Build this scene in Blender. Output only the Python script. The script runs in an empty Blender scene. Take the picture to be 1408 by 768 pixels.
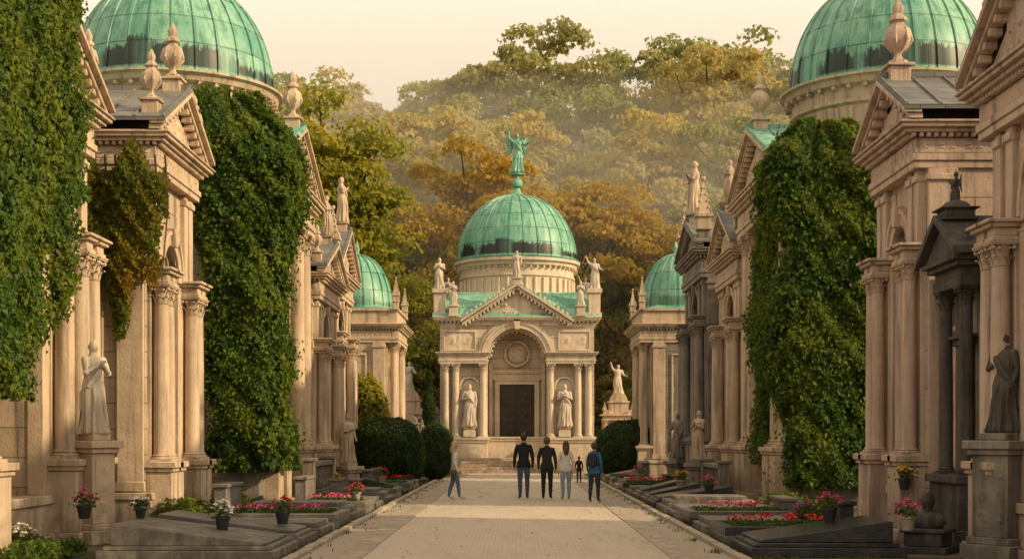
import bpy, math, random
import numpy as np
from mathutils import Matrix, Vector
R=random.Random(7)
NR=np.random.RandomState(5)
scene=bpy.context.scene
col=scene.collection
pi=math.pi
# ------------------------------------------------------------ node helper
class G:
    def __init__(s,name):
        s.m=bpy.data.materials.new(name); s.m.use_nodes=True; s.t=s.m.node_tree; s.t.nodes.clear()
        s.out=s.t.nodes.new('ShaderNodeOutputMaterial')
    def n(s,t,ins=None,**p):
        nd=s.t.nodes.new(t)
        for k,v in p.items(): setattr(nd,k,v)
        for k,v in (ins or {}).items(): s.put(nd.inputs[k],v)
        return nd
    def put(s,sock,v):
        if isinstance(v,bpy.types.NodeSocket): s.t.links.new(v,sock)
        else:
            if sock.type=='RGBA' and isinstance(v,(tuple,list)) and len(v)==3: v=(*v,1)
            sock.default_value=v
    def math(s,op,a,b=0.0,c=None):
        nd=s.n('ShaderNodeMath',operation=op); s.put(nd.inputs[0],a); s.put(nd.inputs[1],b)
        if c is not None: s.put(nd.inputs[2],c)
        return nd.outputs[0]
    def mix(s,f,a,b,blend='MIX'):
        nd=s.n('ShaderNodeMix',data_type='RGBA',blend_type=blend,clamp_factor=True)
        s.put(nd.inputs[0],f); s.put(nd.inputs[6],a); s.put(nd.inputs[7],b); return nd.outputs[2]
    def step(s,v,a,b,lo=0.0,hi=1.0):
        nd=s.n('ShaderNodeMapRange',{'Value':v,'From Min':a,'From Max':b,'To Min':lo,'To Max':hi},interpolation_type='SMOOTHSTEP'); return nd.outputs[0]
    def noise(s,v,scale,detail=4,rough=.55,dist=0.0):
        return s.n('ShaderNodeTexNoise',{'Vector':v,'Scale':scale,'Detail':detail,'Roughness':rough,'Distortion':dist}).outputs[0]
    def scalev(s,v,sc):
        return s.n('ShaderNodeVectorMath',{0:v,1:sc},operation='MULTIPLY').outputs[0]
    def pos(s): return s.n('ShaderNodeNewGeometry').outputs['Position']
    def sep(s,v): return s.n('ShaderNodeSeparateXYZ',{0:v}).outputs
    def comb(s,x,y,z=0.0): return s.n('ShaderNodeCombineXYZ',{0:x,1:y,2:z}).outputs[0]
    def bump(s,h,dist,strength=1.0,normal=None):
        d={'Height':h,'Distance':dist,'Strength':strength}
        if normal is not None: d['Normal']=normal
        return s.n('ShaderNodeBump',d).outputs[0]
    def done(s,color,rough=.8,normal=None,metal=0.0,spec=.3):
        d={'Base Color':color,'Roughness':rough,'Metallic':metal,'Specular IOR Level':spec}
        if normal is not None: d['Normal']=normal
        b=s.n('ShaderNodeBsdfPrincipled',d); s.t.links.new(b.outputs[0],s.out.inputs[0]); return s.m

def stone(name,c1,c2,dark,ashlar=0,rough=.82,grime=.74,bw=.95,rh=.46):
    g=G(name); p=g.pos(); x,y,z=g.sep(p)
    big=g.noise(p,.55,5,.6); mid=g.noise(p,3.2,5,.65); fine=g.noise(p,28,4,.6)
    c=g.mix(g.step(mid,.35,.68),c1,c2)
    c=g.mix(g.step(big,.42,.66,0,.55),c,tuple(a*.72 for a in c2))
    st=g.noise(g.scalev(p,(2.6,2.6,.22)),1.6,5,.62)
    c=g.mix(g.step(st,.49,.70,0,grime),c,dark)
    st2=g.noise(g.scalev(p,(9,9,.5)),1.3,3,.6)
    c=g.mix(g.step(st2,.54,.76,0,grime*.75),c,dark)
    low=g.math('MULTIPLY',g.step(z,1.1,0.0),g.step(mid,.3,.62))
    c=g.mix(g.math('MULTIPLY',low,.6),c,dark)
    c=g.mix(g.step(fine,.35,.7,0,.28),c,tuple(a*.6 for a in c1))
    h=g.math('ADD',g.math('MULTIPLY',fine,.4),g.math('MULTIPLY',mid,1.2))
    nrm=g.bump(h,.018,.9)
    if ashlar:
        v=g.comb(g.math('ADD',x,y),z)
        br=g.n('ShaderNodeTexBrick',{'Vector':v,'Color1':(1,1,1),'Color2':(.72,.72,.74),'Mortar':(.0,.0,.0),'Scale':1.0,'Mortar Size':.012,'Mortar Smooth':.3,'Bias':0.0,'Brick Width':bw,'Row Height':rh})
        c=g.mix(.42,c,br.outputs[0],'MULTIPLY')
        nrm=g.bump(g.math('SUBTRACT',1.0,br.outputs[1]),.02,.9,nrm)
    return g.done(c,rough,nrm)
CREAM=stone('cream_limestone',(.58,.45,.32),(.50,.38,.265),(.13,.10,.078))
CREAMW=stone('cream_ashlar',(.55,.43,.31),(.47,.36,.255),(.14,.11,.085),1)
PALE=stone('pale_chapel_stone',(.67,.555,.42),(.59,.48,.36),(.22,.175,.13),0,grime=.42)
PALEW=stone('pale_chapel_ashlar',(.64,.525,.395),(.57,.46,.345),(.22,.175,.13),1,grime=.42)
PINK=stone('rose_limestone',(.55,.41,.32),(.48,.355,.28),(.13,.10,.085))
PINKW=stone('rose_ashlar',(.53,.395,.31),(.46,.34,.27),(.14,.11,.09),1,bw=1.3,rh=.62)
GREY=stone('grey_weathered_stone',(.28,.24,.20),(.20,.175,.15),(.05,.045,.04))
GREYW=stone('grey_ashlar',(.26,.225,.19),(.19,.165,.14),(.055,.048,.043),1)
DARK=stone('blackened_stone',(.10,.087,.078),(.06,.053,.048),(.02,.018,.016))
MARBLE=stone('white_marble',(.60,.52,.43),(.52,.44,.355),(.22,.18,.14),0,grime=.45)
GRAN=stone('grey_granite',(.20,.18,.165),(.14,.13,.12),(.06,.055,.05),0,rough=.45,grime=.3)
BLACKG=stone('black_granite',(.05,.048,.05),(.035,.034,.036),(.015,.015,.015),0,rough=.22,grime=.1)
BRONZE=stone('bronze_door',(.06,.042,.03),(.04,.03,.024),(.015,.013,.012),0,rough=.45,grime=.3)
def slate():
    g=G('slate_roof'); p=g.pos(); x,y,z=g.sep(p)
    br=g.n('ShaderNodeTexBrick',{'Vector':g.comb(g.math('ADD',x,y),g.math('MULTIPLY',z,1.6)),'Color1':(.17,.165,.155),'Color2':(.11,.11,.11),'Mortar':(.04,.04,.04),'Scale':1.0,'Mortar Size':.008,'Brick Width':.4,'Row Height':.28})
    n1=g.noise(p,1.2,4); c=g.mix(g.step(n1,.4,.7,0,.6),br.outputs[0],(.2,.18,.13))
    return g.done(c,.6,g.bump(g.math('SUBTRACT',1.0,br.outputs[1]),.02,.7))
SLATE=slate()
def copper(name,nrib,radial=True,stain=0.9,height=2.6):
    g=G(name)
    if radial:
        p=g.n('ShaderNodeTexCoord').outputs['Object']; x,y,z=g.sep(p)
        ang=g.math('ARCTAN2',y,x)
        u=g.math('MULTIPLY',ang,nrib/(2*pi))
    else:
        p=g.pos(); x,y,z=g.sep(p); u=g.math('MULTIPLY',g.math('ADD',x,y),2.0)
    vv=g.math('MULTIPLY',z,1.0)
    br=g.n('ShaderNodeTexBrick',{'Vector':g.comb(u,vv),'Color1':(.21,.44,.31),'Color2':(.09,.28,.20),'Mortar':(.03,.11,.085),'Scale':1.0,'Mortar Size':.02,'Mortar Smooth':.4,'Brick Width':1.0,'Row Height':.72},offset=.5)
    n1=g.noise(p,1.1,5,.6); n2=g.noise(g.scalev(p,(4,4,.6)),1.4,5,.6)
    c=g.mix(g.step(n1,.42,.66,0,.7),br.outputs[0],(.29,.49,.35))
    c=g.mix(g.step(n2,.48,.67,0,.7),c,(.04,.155,.12))
    n3=g.noise(p,12,4,.6); c=g.mix(g.step(n3,.45,.7,0,.35),c,(.06,.20,.15))
    if radial:
        cell=g.math('FLOOR',u)
        wn=g.n('ShaderNodeTexWhiteNoise',{'W':cell},noise_dimensions='1D').outputs[0]
        c=g.mix(g.math('MULTIPLY',wn,.28),c,(.06,.22,.165))
        n4=g.noise(g.comb(g.math('MULTIPLY',u,1.6),g.math('MULTIPLY',z,.7)),3.5,5,.7)
        lim=g.math('MULTIPLY',g.math('ADD',g.math('MULTIPLY',wn,.65),g.math('MULTIPLY',n4,.8)),height*.30)
        f=g.step(g.math('SUBTRACT',lim,z),-.02,.10)
        gate=g.step(g.noise(g.comb(u,0.0),.45,2),.38,.50)
        f=g.math('MULTIPLY',f,g.math('MULTIPLY',gate,stain))
        f=g.math('MULTIPLY',f,g.step(z,.06,.14))
        c=g.mix(f,c,(.012,.02,.016))
    nr=g.bump(g.math('ADD',g.math('MULTIPLY',n1,.5),g.math('SUBTRACT',1.0,br.outputs[1])),.03,.6)
    return g.done(c,.48,nr,0.0,.45)
COPR=copper('patina_copper_roof',1,False)
CSTAT=copper('patina_bronze_statue',1,False)
def leafmat(name,c1,c2,c3,trans=.35,clump=.8,tint=None,rand=False):
    g=G(name); geo=g.n('ShaderNodeNewGeometry'); p=geo.outputs['Position']
    rpi=geo.outputs['Random Per Island']
    n=g.noise(p,clump,3,.6)
    c=g.mix(rpi,c1,c2)
    c=g.mix(g.step(n,.42,.64),c,c3)
    c=g.mix(g.math('MULTIPLY',rpi,.35),c,tuple(a*.4 for a in c1))
    if tint is not None:
        if rand: f=g.step(g.n('ShaderNodeObjectInfo').outputs['Random'],.45,.98)
        else: f=g.step(g.noise(p,clump*.6,3),.52,.66,0,.8)
        c=g.mix(f,c,tint)
    d=g.n('ShaderNodeBsdfPrincipled',{'Base Color':c,'Roughness':.55,'Specular IOR Level':.2})
    t=g.n('ShaderNodeBsdfTranslucent',{'Color':g.mix(.5,c,(1.0,.9,.3),'MULTIPLY')})
    t2=g.n('ShaderNodeHueSaturation',{'Value':1.8,'Color':g.mix(.4,c,(1.0,.85,.25),'MULTIPLY')})
    g.t.links.new(t2.outputs[0],t.inputs[0])
    m=g.n('ShaderNodeMixShader',{0:trans}); g.t.links.new(d.outputs[0],m.inputs[1]); g.t.links.new(t.outputs[0],m.inputs[2])
    g.t.links.new(m.outputs[0],g.out.inputs[0]); return g.m
IVY=leafmat('ivy_leaves',(.08,.145,.016),(.022,.055,.009),(.14,.175,.018),.35,1.1)
IVYG=leafmat('ivy_leaves_golden',(.13,.16,.02),(.07,.10,.015),(.20,.17,.02),.4,.9,(.26,.15,.02))
BUSH=leafmat('clipped_yew_leaves',(.035,.07,.017),(.018,.04,.011),(.055,.09,.02),.2,2)
TREE=leafmat('forest_leaves',(.165,.195,.04),(.10,.125,.028),(.21,.215,.045),.45,.15,(.27,.21,.04),True)
TREEF=leafmat('haze_tinted_forest_leaves',(.26,.28,.12),(.20,.22,.095),(.32,.31,.13),.45,.1,(.36,.30,.12),True)  # far rows: aerial haze painted into the leaf colour as a paler tint
TREEG=leafmat('golden_tree_leaves',(.33,.23,.035),(.23,.175,.03),(.38,.25,.035),.45,.2)
TREEY=leafmat('yellow_green_leaves',(.24,.25,.03),(.16,.18,.022),(.32,.275,.032),.45,.3)
def plain(name,c,rough=.8,nscale=30,amt=.25,bump=.004,spec=.3):
    g=G(name); p=g.pos(); n=g.noise(p,nscale,4)
    return g.done(g.mix(g.step(n,.35,.65,0,amt),c,tuple(a*.5 for a in c)),rough,g.bump(n,bump,.8),0,spec)
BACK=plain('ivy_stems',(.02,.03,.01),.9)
BARK=plain('bark',(.07,.05,.035),.9,6,.6,.03)
SOIL=plain('dark_soil',(.05,.04,.025),.95,20,.6,.02)

# ------------------------------------------------------------ mesh builder
def make_obj(name,verts,faces,mats,parent=None,midx=None,loc=None,bevel=0,angle=35):
    me=bpy.data.meshes.new(name); me.from_pydata(verts,[],faces); 
    for m in mats: me.materials.append(m)
    if midx is not None: me.polygons.foreach_set('material_index',midx)
    me.polygons.foreach_set('use_smooth',[True]*len(me.polygons))
    me.update()
    try: me.set_sharp_from_angle(angle=math.radians(angle))
    except Exception as e: pass
    o=bpy.data.objects.new(name,me); col.objects.link(o)
    if loc: o.location=loc
    if parent: o.parent=parent
    if bevel:
        b=o.modifiers.new('bev','BEVEL'); b.width=bevel; b.segments=1; b.limit_method='ANGLE'; b.angle_limit=math.radians(50)
    return o
def empty(name):
    e=bpy.data.objects.new(name,None); e.empty_display_size=.2; col.objects.link(e); return e
class MB:
    def __init__(s,M=None): s.v=[]; s.f=[]; s.M=M or Matrix.Identity(4); s.flip=s.M.determinant()<0
    def add(s,vs,fs):
        b=len(s.v); M=s.M
        s.v.extend([tuple(M@Vector(q)) for q in vs])
        for f in fs:
            f=[i+b for i in f]
            if s.flip: f=f[::-1]
            s.f.append(f)
    def box(s,x0,x1,y0,y1,z0,z1):
        s.add([(x0,y0,z0),(x1,y0,z0),(x1,y1,z0),(x0,y1,z0),(x0,y0,z1),(x1,y0,z1),(x1,y1,z1),(x0,y1,z1)],
              [(0,3,2,1),(4,5,6,7),(0,1,5,4),(1,2,6,5),(2,3,7,6),(3,0,4,7)])
    def frus(s,a,z0,b,z1):
        s.add([(a[0],a[2],z0),(a[1],a[2],z0),(a[1],a[3],z0),(a[0],a[3],z0),(b[0],b[2],z1),(b[1],b[2],z1),(b[1],b[3],z1),(b[0],b[3],z1)],
              [(0,3,2,1),(4,5,6,7),(0,1,5,4),(1,2,6,5),(2,3,7,6),(3,0,4,7)])
    def mold(s,x0,x1,y0,y1,z,steps):
        for h,o in steps:
            s.box(x0-o,x1+o,y0-o,y1+o,z,z+h); z+=h
        return z
    def prism(s,pts,y0,y1):
        n=len(pts); vs=[(x,y0,z) for x,z in pts]+[(x,y1,z) for x,z in pts]
        fs=[tuple(range(n)),tuple(range(2*n-1,n-1,-1))]+[(i,n+i,n+(i+1)%n,(i+1)%n) for i in range(n)]
        s.add(vs,fs)
    def lathe(s,cx,cy,prof,n=16,rf=None,sy=1.0):
        vs=[];fs=[];m=len(prof)
        for r,z in prof:
            for k in range(n):
                a=2*pi*k/n; rr=r*(rf(a,z) if rf else 1)
                vs.append((cx+rr*math.cos(a),cy+rr*math.sin(a)*sy,z))
        for i in range(m-1):
            for k in range(n):
                k2=(k+1)%n; fs.append((i*n+k,i*n+k2,(i+1)*n+k2,(i+1)*n+k))
        fs.append(tuple(range(n-1,-1,-1))); fs.append(tuple((m-1)*n+k for k in range(n)))
        s.add(vs,fs)
    def archwall(s,x0,x1,z0,z1,cx,r,zs,y0,y1,n=16):
        s.add([(x0,y0,z0),(cx-r,y0,z0),(cx-r,y0,zs),(x0,y0,zs),(x0,y1,z0),(x0,y1,z1),(x0,y0,z1),(x1,y0,z1),(x1,y1,z1),(x1,y1,z0),(x1,y0,z0),(cx+r,y0,z0),(cx+r,y0,zs),(x1,y0,zs),
               (cx-r,y1,z0),(cx-r,y1,zs),(cx+r,y1,z0),(cx+r,y1,zs)],
              [(0,1,2,3),(4,0,3,6,5),(11,10,13,12),(10,9,8,7,13),(6,7,8,5),(1,14,15,2),(12,17,16,11)])
        P=[(cx-r*math.cos(pi*i/n),zs+r*math.sin(pi*i/n)) for i in range(n+1)]
        s.add([(x0,y0,zs),(P[0][0],y0,zs),(P[0][0],y0,z1),(x0,y0,z1)],[(0,1,2,3)])
        s.add([(P[-1][0],y0,zs),(x1,y0,zs),(x1,y0,z1),(P[-1][0],y0,z1)],[(0,1,2,3)])
        for i in range(n):
            a,b=P[i],P[i+1]
            s.add([(a[0],y0,a[1]),(b[0],y0,b[1]),(b[0],y0,z1),(a[0],y0,z1),(a[0],y1,a[1]),(b[0],y1,b[1])],[(0,1,2,3),(0,4,5,1)])
    def ring(s,cx,zs,r0,r1,y0,y1,n=20,a0=0,a1=pi):
        vs=[];fs=[]
        for i in range(n+1):
            a=a0+(a1-a0)*i/n; c,sn=-math.cos(a),math.sin(a)
            vs+=[(cx+r0*c,y0,zs+r0*sn),(cx+r1*c,y0,zs+r1*sn),(cx+r1*c,y1,zs+r1*sn),(cx+r0*c,y1,zs+r0*sn)]
        for i in range(n):
            for k in range(4): fs.append((i*4+k,(i+1)*4+k,(i+1)*4+(k+1)%4,i*4+(k+1)%4))
        s.add(vs,fs)
    def tube(s,pts,rad,n=8,sq=1.0):
        pts=[Vector(p) for p in pts]; vs=[];fs=[]
        up=Vector((.13,.97,.21)).normalized()
        for i,p in enumerate(pts):
            t=(pts[min(i+1,len(pts)-1)]-pts[max(i-1,0)]).normalized()
            a=t.cross(up); 
            if a.length<.05: a=t.cross(Vector((1,0,0)))
            a.normalize(); b=t.cross(a)
            for k in range(n):
                an=2*pi*k/n; vs.append(tuple(p+a*math.cos(an)*rad[i]+b*math.sin(an)*rad[i]*sq))
        for i in range(len(pts)-1):
            for k in range(n): fs.append((i*n+k,i*n+(k+1)%n,(i+1)*n+(k+1)%n,(i+1)*n+k))
        fs.append(tuple(range(n-1,-1,-1))); fs.append(tuple((len(pts)-1)*n+k for k in range(n)))
        s.add(vs,fs)
    def ell(s,c,r,n=12,m=8,f=None):
        vs=[];fs=[]
        for i in range(m+1):
            ph=pi*i/m
            for k in range(n):
                a=2*pi*k/n; d=Vector((math.sin(ph)*math.cos(a),math.sin(ph)*math.sin(a),-math.cos(ph)))
                q=f(d) if f else 1
                vs.append((c[0]+d.x*r[0]*q,c[1]+d.y*r[1]*q,c[2]+d.z*r[2]*q))
        for i in range(m):
            for k in range(n): fs.append((i*n+k,i*n+(k+1)%n,(i+1)*n+(k+1)%n,(i+1)*n+k))
        s.add(vs,fs)
    def relief(s,x0,x1,z0,z1,y,depth=.05,cell=None,axis='y',mask=None,seed=0):
        W=x1-x0;H=z1-z0; cell=cell or H
        nx=max(6,min(90,int(W/ (cell/9)))); nz=max(5,min(40,int(H/(cell/9))))
        vs=[];fs=[]
        for j in range(nz+1):
            for i in range(nx+1):
                u=x0+W*i/nx; v=z0+H*j/nz
                cu=((u-x0)/cell); ci=math.floor(cu); fu=cu-ci-.5
                cv=((v-z0)/cell); cj=math.floor(cv); fv=cv-cj-.5
                rr=math.hypot(fu,fv)*2; th=math.atan2(fv,fu)*(1 if (ci+cj+seed)%2 else -1)
                h=.5+.5*math.cos(th*2+rr*9+seed); h=h*h*max(0,1.15-rr)
                h+=.5*max(0,1-rr*4)
                e=min(i,nx-i,j,nz-j)
                if e==0: h=0
                if mask and not mask(u,v): h=0
                q=y-depth*h
                vs.append((u,q,v) if axis=='y' else (q,u,v))
        for j in range(nz):
            for i in range(nx):
                a=j*(nx+1)+i; f=(a,a+1,a+nx+2,a+nx+1)
                fs.append(f if axis=='y' else f[::-1])
        s.add(vs,fs)
    def dent(s,x0,x1,y0,y1,z0,z1,sp,w):
        n=max(1,int((x1-x0)/sp)); o=((x1-x0)-(n-1)*sp)/2
        for i in range(n):
            c=x0+o+i*sp; s.box(c-w/2,c+w/2,y0,y1,z0,z1)
    def denty(s,y0,y1,x0,x1,z0,z1,sp,w):
        n=max(1,int((y1-y0)/sp)); o=((y1-y0)-(n-1)*sp)/2
        for i in range(n):
            c=y0+o+i*sp; s.box(x0,x1,c-w/2,c+w/2,z0,z1)
    def capital(s,x,y,z,r,h):
        s.lathe(x,y,[(r*.98,z),(r*1.12,z+h*.04),(r*1.0,z+h*.08),(r*.98,z+h*.4),(r*1.12,z+h*.7),(r*1.35,z+h*.84)],12)
        for row,(zb,zt,nn,off) in enumerate([(z+h*.08,z+h*.45,8,0),(z+h*.3,z+h*.75,8,.39)]):
            for k in range(nn):
                a=2*pi*k/nn+off; c,sn=math.cos(a),math.sin(a); w=r*.36
                vs=[];
                for tt,ro in ((0,1.0),(.45,1.08),(.8,1.3),(1.0,1.55),(.86,1.66)):
                    zz=zb+(zt-zb)*tt; ww=w*(1-.45*tt)
                    for sd in (-1,0,1):
                        rr=r*(ro+(.09 if sd==0 else 0)); vs.append((x+rr*c-sd*ww*sn,y+rr*sn+sd*ww*c,zz))
                fs=[(i*3+j,i*3+j+1,i*3+j+4,i*3+j+3) for i in range(4) for j in range(2)]
                s.add(vs,fs)
        for sx in (-1,1):
            for sy in (-1,1):
                s.ell((x+sx*r*1.2,y+sy*r*1.2,z+h*.76),(r*.3,r*.3,r*.28),8,5)
        s.box(x-r*1.5,x+r*1.5,y-r*1.5,y+r*1.5,z+h*.86,z+h*.93)
        s.box(x-r*1.6,x+r*1.6,y-r*1.6,y+r*1.6,z+h*.93,z+h)
    def column(s,x,y,z0,z1,r,n=16):
        H=z1-z0; b=r*.75; ch=r*2.5
        s.box(x-r*1.45,x+r*1.45,y-r*1.45,y+r*1.45,z0,z0+b*.4)
        s.lathe(x,y,[(r*1.4,z0+b*.4),(r*1.45,z0+b*.55),(r*1.4,z0+b*.72),(r*1.15,z0+b*.78),(r*1.12,z0+b*.9),(r*1.25,z0+b),(r*1.2,z0+b*1.15),(r*1.04,z0+b*1.22),
                     (r,z0+b*1.6),(r*.995,z0+H*.35),(r*.95,z0+H*.6),(r*.87,z1-ch)],n)
        s.capital(x,y,z1-ch,r*.87,ch)
    def urn(s,x,y,z,h,n=14):
        k=h
        P=[(.16,0),(.16,.06),(.09,.08),(.06,.14),(.07,.18),(.17,.26),(.22,.36),(.225,.46),(.19,.54),(.11,.6),(.10,.63),(.15,.66),(.14,.7),(.08,.76),(.09,.8),(.10,.86),(.06,.93),(.02,1.0)]
        n=21
        s.lathe(x,y,[(r*k*.86,z+q*k) for r,q in P],n,lambda a,zz:1+.07*math.cos(a*7))
        for k2 in range(7):
            a=2*pi*k2/7; s.tube([(x+.10*k*math.cos(a),y+.10*k*math.sin(a),z+.2*k),(x+.205*k*math.cos(a),y+.205*k*math.sin(a),z+.36*k),(x+.17*k*math.cos(a),y+.17*k*math.sin(a),z+.54*k)],[.012*k,.03*k,.012*k],5)
    def pinnacle(s,x,y,z,h):
        w=.13*h
        s.box(x-w,x+w,y-w,y+w,z,z+.22*h); s.box(x-w*1.25,x+w*1.25,y-w*1.25,y+w*1.25,z+.22*h,z+.27*h)
        for sd in(-1,1):
            s.prism([(x-w*1.1,z+.27*h),(x+w*1.1,z+.27*h),(x,z+.40*h)],y+sd*w*1.1-.01,y+sd*w*1.1+.01)
        s.frus((x-w*.85,x+w*.85,y-w*.85,y+w*.85),z+.27*h,(x-.012,x+.012,y-.012,y+.012),z+.92*h)
        for k in range(1,5):
            q=w*.85*(1-k/5.2)
            for sx in(-1,1):
                for sy in(-1,1): s.ell((x+sx*q,y+sy*q,z+.27*h+k*.125*h),(.028*h,.028*h,.03*h),6,4)
        s.ell((x,y,z+.94*h),(.045*h,.045*h,.05*h),8,6)
    def acroped(s,x,y,z,w,h):
        s.box(x-w*.55,x+w*.55,y-w*.55,y+w*.55,z,z+h*.15); s.box(x-w*.45,x+w*.45,y-w*.45,y+w*.45,z+h*.15,z+h*.85); s.box(x-w*.58,x+w*.58,y-w*.58,y+w*.58,z+h*.85,z+h)
    def robed(s,x,y,z,h,yaw=0,arm=0,seed=0,wings=False,lean=0.0):
        """draped standing figure facing local -y at yaw 0"""
        rr=random.Random(seed); old=s.M; oldf=s.flip
        s.M=old@Matrix.Translation((x,y,z))@Matrix.Rotation(yaw,4,'Z')@Matrix.Scale(h,4)
        prof=[(0,.15,.13),(.02,.165,.145),(.1,.15,.13),(.2,.135,.12),(.3,.125,.115),(.4,.125,.11),(.48,.13,.105),(.53,.122,.10),(.6,.10,.08),(.64,.098,.078),(.7,.115,.09),(.75,.122,.088),(.79,.12,.078),(.815,.095,.06),(.835,.05,.045),(.87,.038,.04)]
        N=44; vs=[];fs=[]; ph=rr.random()*6; kn=rr.choice((-1,1))
        zz=[]
        for i in range(len(prof)-1):
            a,b=prof[i],prof[i+1]
            for t in (0,.5): zz.append(tuple(a[q]+(b[q]-a[q])*t for q in range(3)))
        zz.append(prof[-1])
        def off(t): return (.022*kn*math.sin(t*3.4)+lean*t, -.012*math.sin(t*5))
        for t,rx,ry in zz:
            am=.15*max(0,1-t/.62)+.045 if t<.81 else 0
            ox,oy=off(t)
            for k in range(N):
                a=2*pi*k/N
                f=1+am*(.6*math.sin(11*a+ph+3*t*kn)+.4*math.sin(17*a+2*ph-5*t)+.45*math.sin(5*a+ph+7*t))
                if .15<t<.5: f+=.13*math.exp(-((a-(1.5*pi+.5*kn))/.35)**2)*math.exp(-((t-.32)/.12)**2)
                vs.append((ox+rx*f*math.cos(a),oy+ry*f*math.sin(a),t))
        for i in range(len(zz)-1):
            for k in range(N): fs.append((i*N+k,i*N+(k+1)%N,(i+1)*N+(k+1)%N,(i+1)*N+k))
        fs.append(tuple(range(N-1,-1,-1))); s.add(vs,fs)
        ox,oy=off(.9)
        def hf(d):
            q=1.0
            if d.y<-.6 and abs(d.x)<.22: q+=.16*math.exp(-((d.z+.1)/.22)**2)*(1-abs(d.x)/.22)
            if d.y<-.5 and abs(abs(d.x)-.38)<.16 and abs(d.z-.1)<.15: q-=.06
            if d.y>-.2 or d.z>.55: q+=.12+.03*math.sin(d.x*19+d.z*14)
            return q
        s.ell((ox,oy-.008,.925),(.045,.052,.066),20,14,hf)
        s.ell((ox,oy+.04,.93),(.032,.03,.032),10,6)
        s.tube([(ox-.10*kn,-.02,.80),(ox-.03*kn,-.085,.72),(ox+.06*kn,-.10,.60),(ox+.12*kn,-.06,.50),(ox+.13*kn,.03,.44),(ox+.15*kn,.03,.25)],[.03,.035,.035,.04,.035,.02],10,.6)
        s.tube([(ox+.02*kn,-.10,.52),(ox+.0,-.115,.44),(ox-.04*kn,-.12,.3),(ox-.06*kn,-.13,.12)],[.02,.028,.024,.012],8,.6)
        def hand(p,d):
            p=Vector(p); d=Vector(d).normalized(); sd=d.cross(Vector((0,1,.2))).normalized()
            s.ell(tuple(p+d*.015),(.018,.014,.022),8,6)
            for q,l in ((-.012,.034),(-.004,.04),(.004,.038),(.012,.03)):
                b=p+sd*q+d*.028; s.tube([b,b+d*l*.55,b+d*l+Vector((0,-.01,-.004))],[.0062,.0055,.0035],5)
            b=p+sd*.016+d*.008; s.tube([b,b+sd*.012+d*.014,b+sd*.014+d*.03],[.0065,.006,.004],5)
        SL=(ox-.115,.0,.785); SR=(ox+.115,.0,.785)
        def armp(S,E,W):
            m=[(S[i]+E[i])/2 for i in range(3)]
            s.tube([S,m,E,[(E[i]+W[i])/2 for i in range(3)],W],[.042,.04,.034,.028,.019],10)
            s.ell(S,(.045,.045,.045),10,6); s.ell(E,(.034,.034,.034),8,6)
            hand(W,[W[i]-E[i] for i in range(3)])
        if arm==0: armp(SL,(ox-.16,-.02,.64),(ox-.05,-.12,.66)); armp(SR,(ox+.155,.01,.63),(ox+.15,-.06,.50))
        elif arm==1: armp(SL,(ox-.21,-.04,.87),(ox-.25,-.05,1.02)); armp(SR,(ox+.17,-.02,.65),(ox+.24,-.10,.62))
        elif arm==2: armp(SL,(ox-.15,-.05,.65),(ox-.02,-.12,.74)); armp(SR,(ox+.15,-.05,.65),(ox+.02,-.13,.72))
        elif arm==3: armp(SL,(ox-.21,-.03,.88),(ox-.19,-.06,1.04)); armp(SR,(ox+.20,-.02,.70),(ox+.30,-.08,.76)); s.tube([(ox-.19,-.07,.95),(ox-.24,-.1,1.12),(ox-.31,-.12,1.27)],[.007,.008,.02],7)
        if wings:
            for sd in (-1,1):
                for k in range(9):
                    t=k/8; a0=Vector((ox+sd*.04,.06,.74)); 
                    an=math.radians(38-t*112); L=.28-.10*t
                    mid=a0+Vector((sd*(.08+.03*t),.04,.03-.12*t))
                    e=mid+Vector((sd*math.cos(an)*L*.75,.05,math.sin(an)*L))
                    s.tube([tuple(a0),tuple(mid),tuple((mid+e)/2),tuple(e)],[.02,.028,.026,.006],6,.35)
        s.M=old; s.flip=oldf
class Bld:
    def __init__(s,name,M=None): s.name=name; s.M=M or Matrix.Identity(4); s.parts={}; s.e=empty(name)
    def p(s,pn,mat):
        if pn not in s.parts: s.parts[pn]=(MB(s.M),mat)
        return s.parts[pn][0]
    def done(s,bevel=.012):
        for pn,(b,m) in s.parts.items():
            if b.v: make_obj(pn,b.v,b.f,[m],s.e,bevel=(bevel if pn in('walls','trim','base','slab','kerb') else 0))
        return s.e
def sideM(side,xf,yc):
    if side<0: return Matrix(((0,-1,0,xf),(1,0,0,yc),(0,0,1,0),(0,0,0,1)))
    return Matrix(((0,1,0,xf),(1,0,0,yc),(0,0,1,0),(0,0,0,1)))
# ------------------------------------------------------------ dome
def dome(parent,c,r,h,nrib,mat):
    mb=MB(); m=22
    prof=[(r*1.05,-.10),(r*1.07,-.02),(r*1.02,.03)]
    def rz(t): return (r*max(0.0,math.cos(t*pi/2))**.92, .03+h*math.sin(t*pi/2))
    prof+=[rz(i/m) for i in range(m)]+[(.02,.03+h)]
    n=nrib*4
    mb.lathe(0,0,prof,n,lambda a,z:1+.010*abs(math.sin(a*nrib/2)) )
    for k in range(nrib):
        a=2*pi*k/nrib; ca,sa=math.cos(a),math.sin(a); vs=[];fs=[]
        w=.035*r/2.6+.008
        for i in range(m):
            q,z=rz(i/m*.985); ww=w if i<m-3 else w*.6
            for (dr,sd) in ((-.01,-1),(.045,-.8),(.045,.8),(-.01,1)):
                vs.append(((q+dr)*ca-sd*ww*sa,(q+dr)*sa+sd*ww*ca,z+dr*i/m*1.2))
        for i in range(m-1):
            for j in range(3): fs.append((i*4+j,i*4+j+1,(i+1)*4+j+1,(i+1)*4+j))
        mb.add(vs,fs)
    return make_obj('copper_dome',mb.v,mb.f,[mat],parent,loc=c,angle=30)
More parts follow.
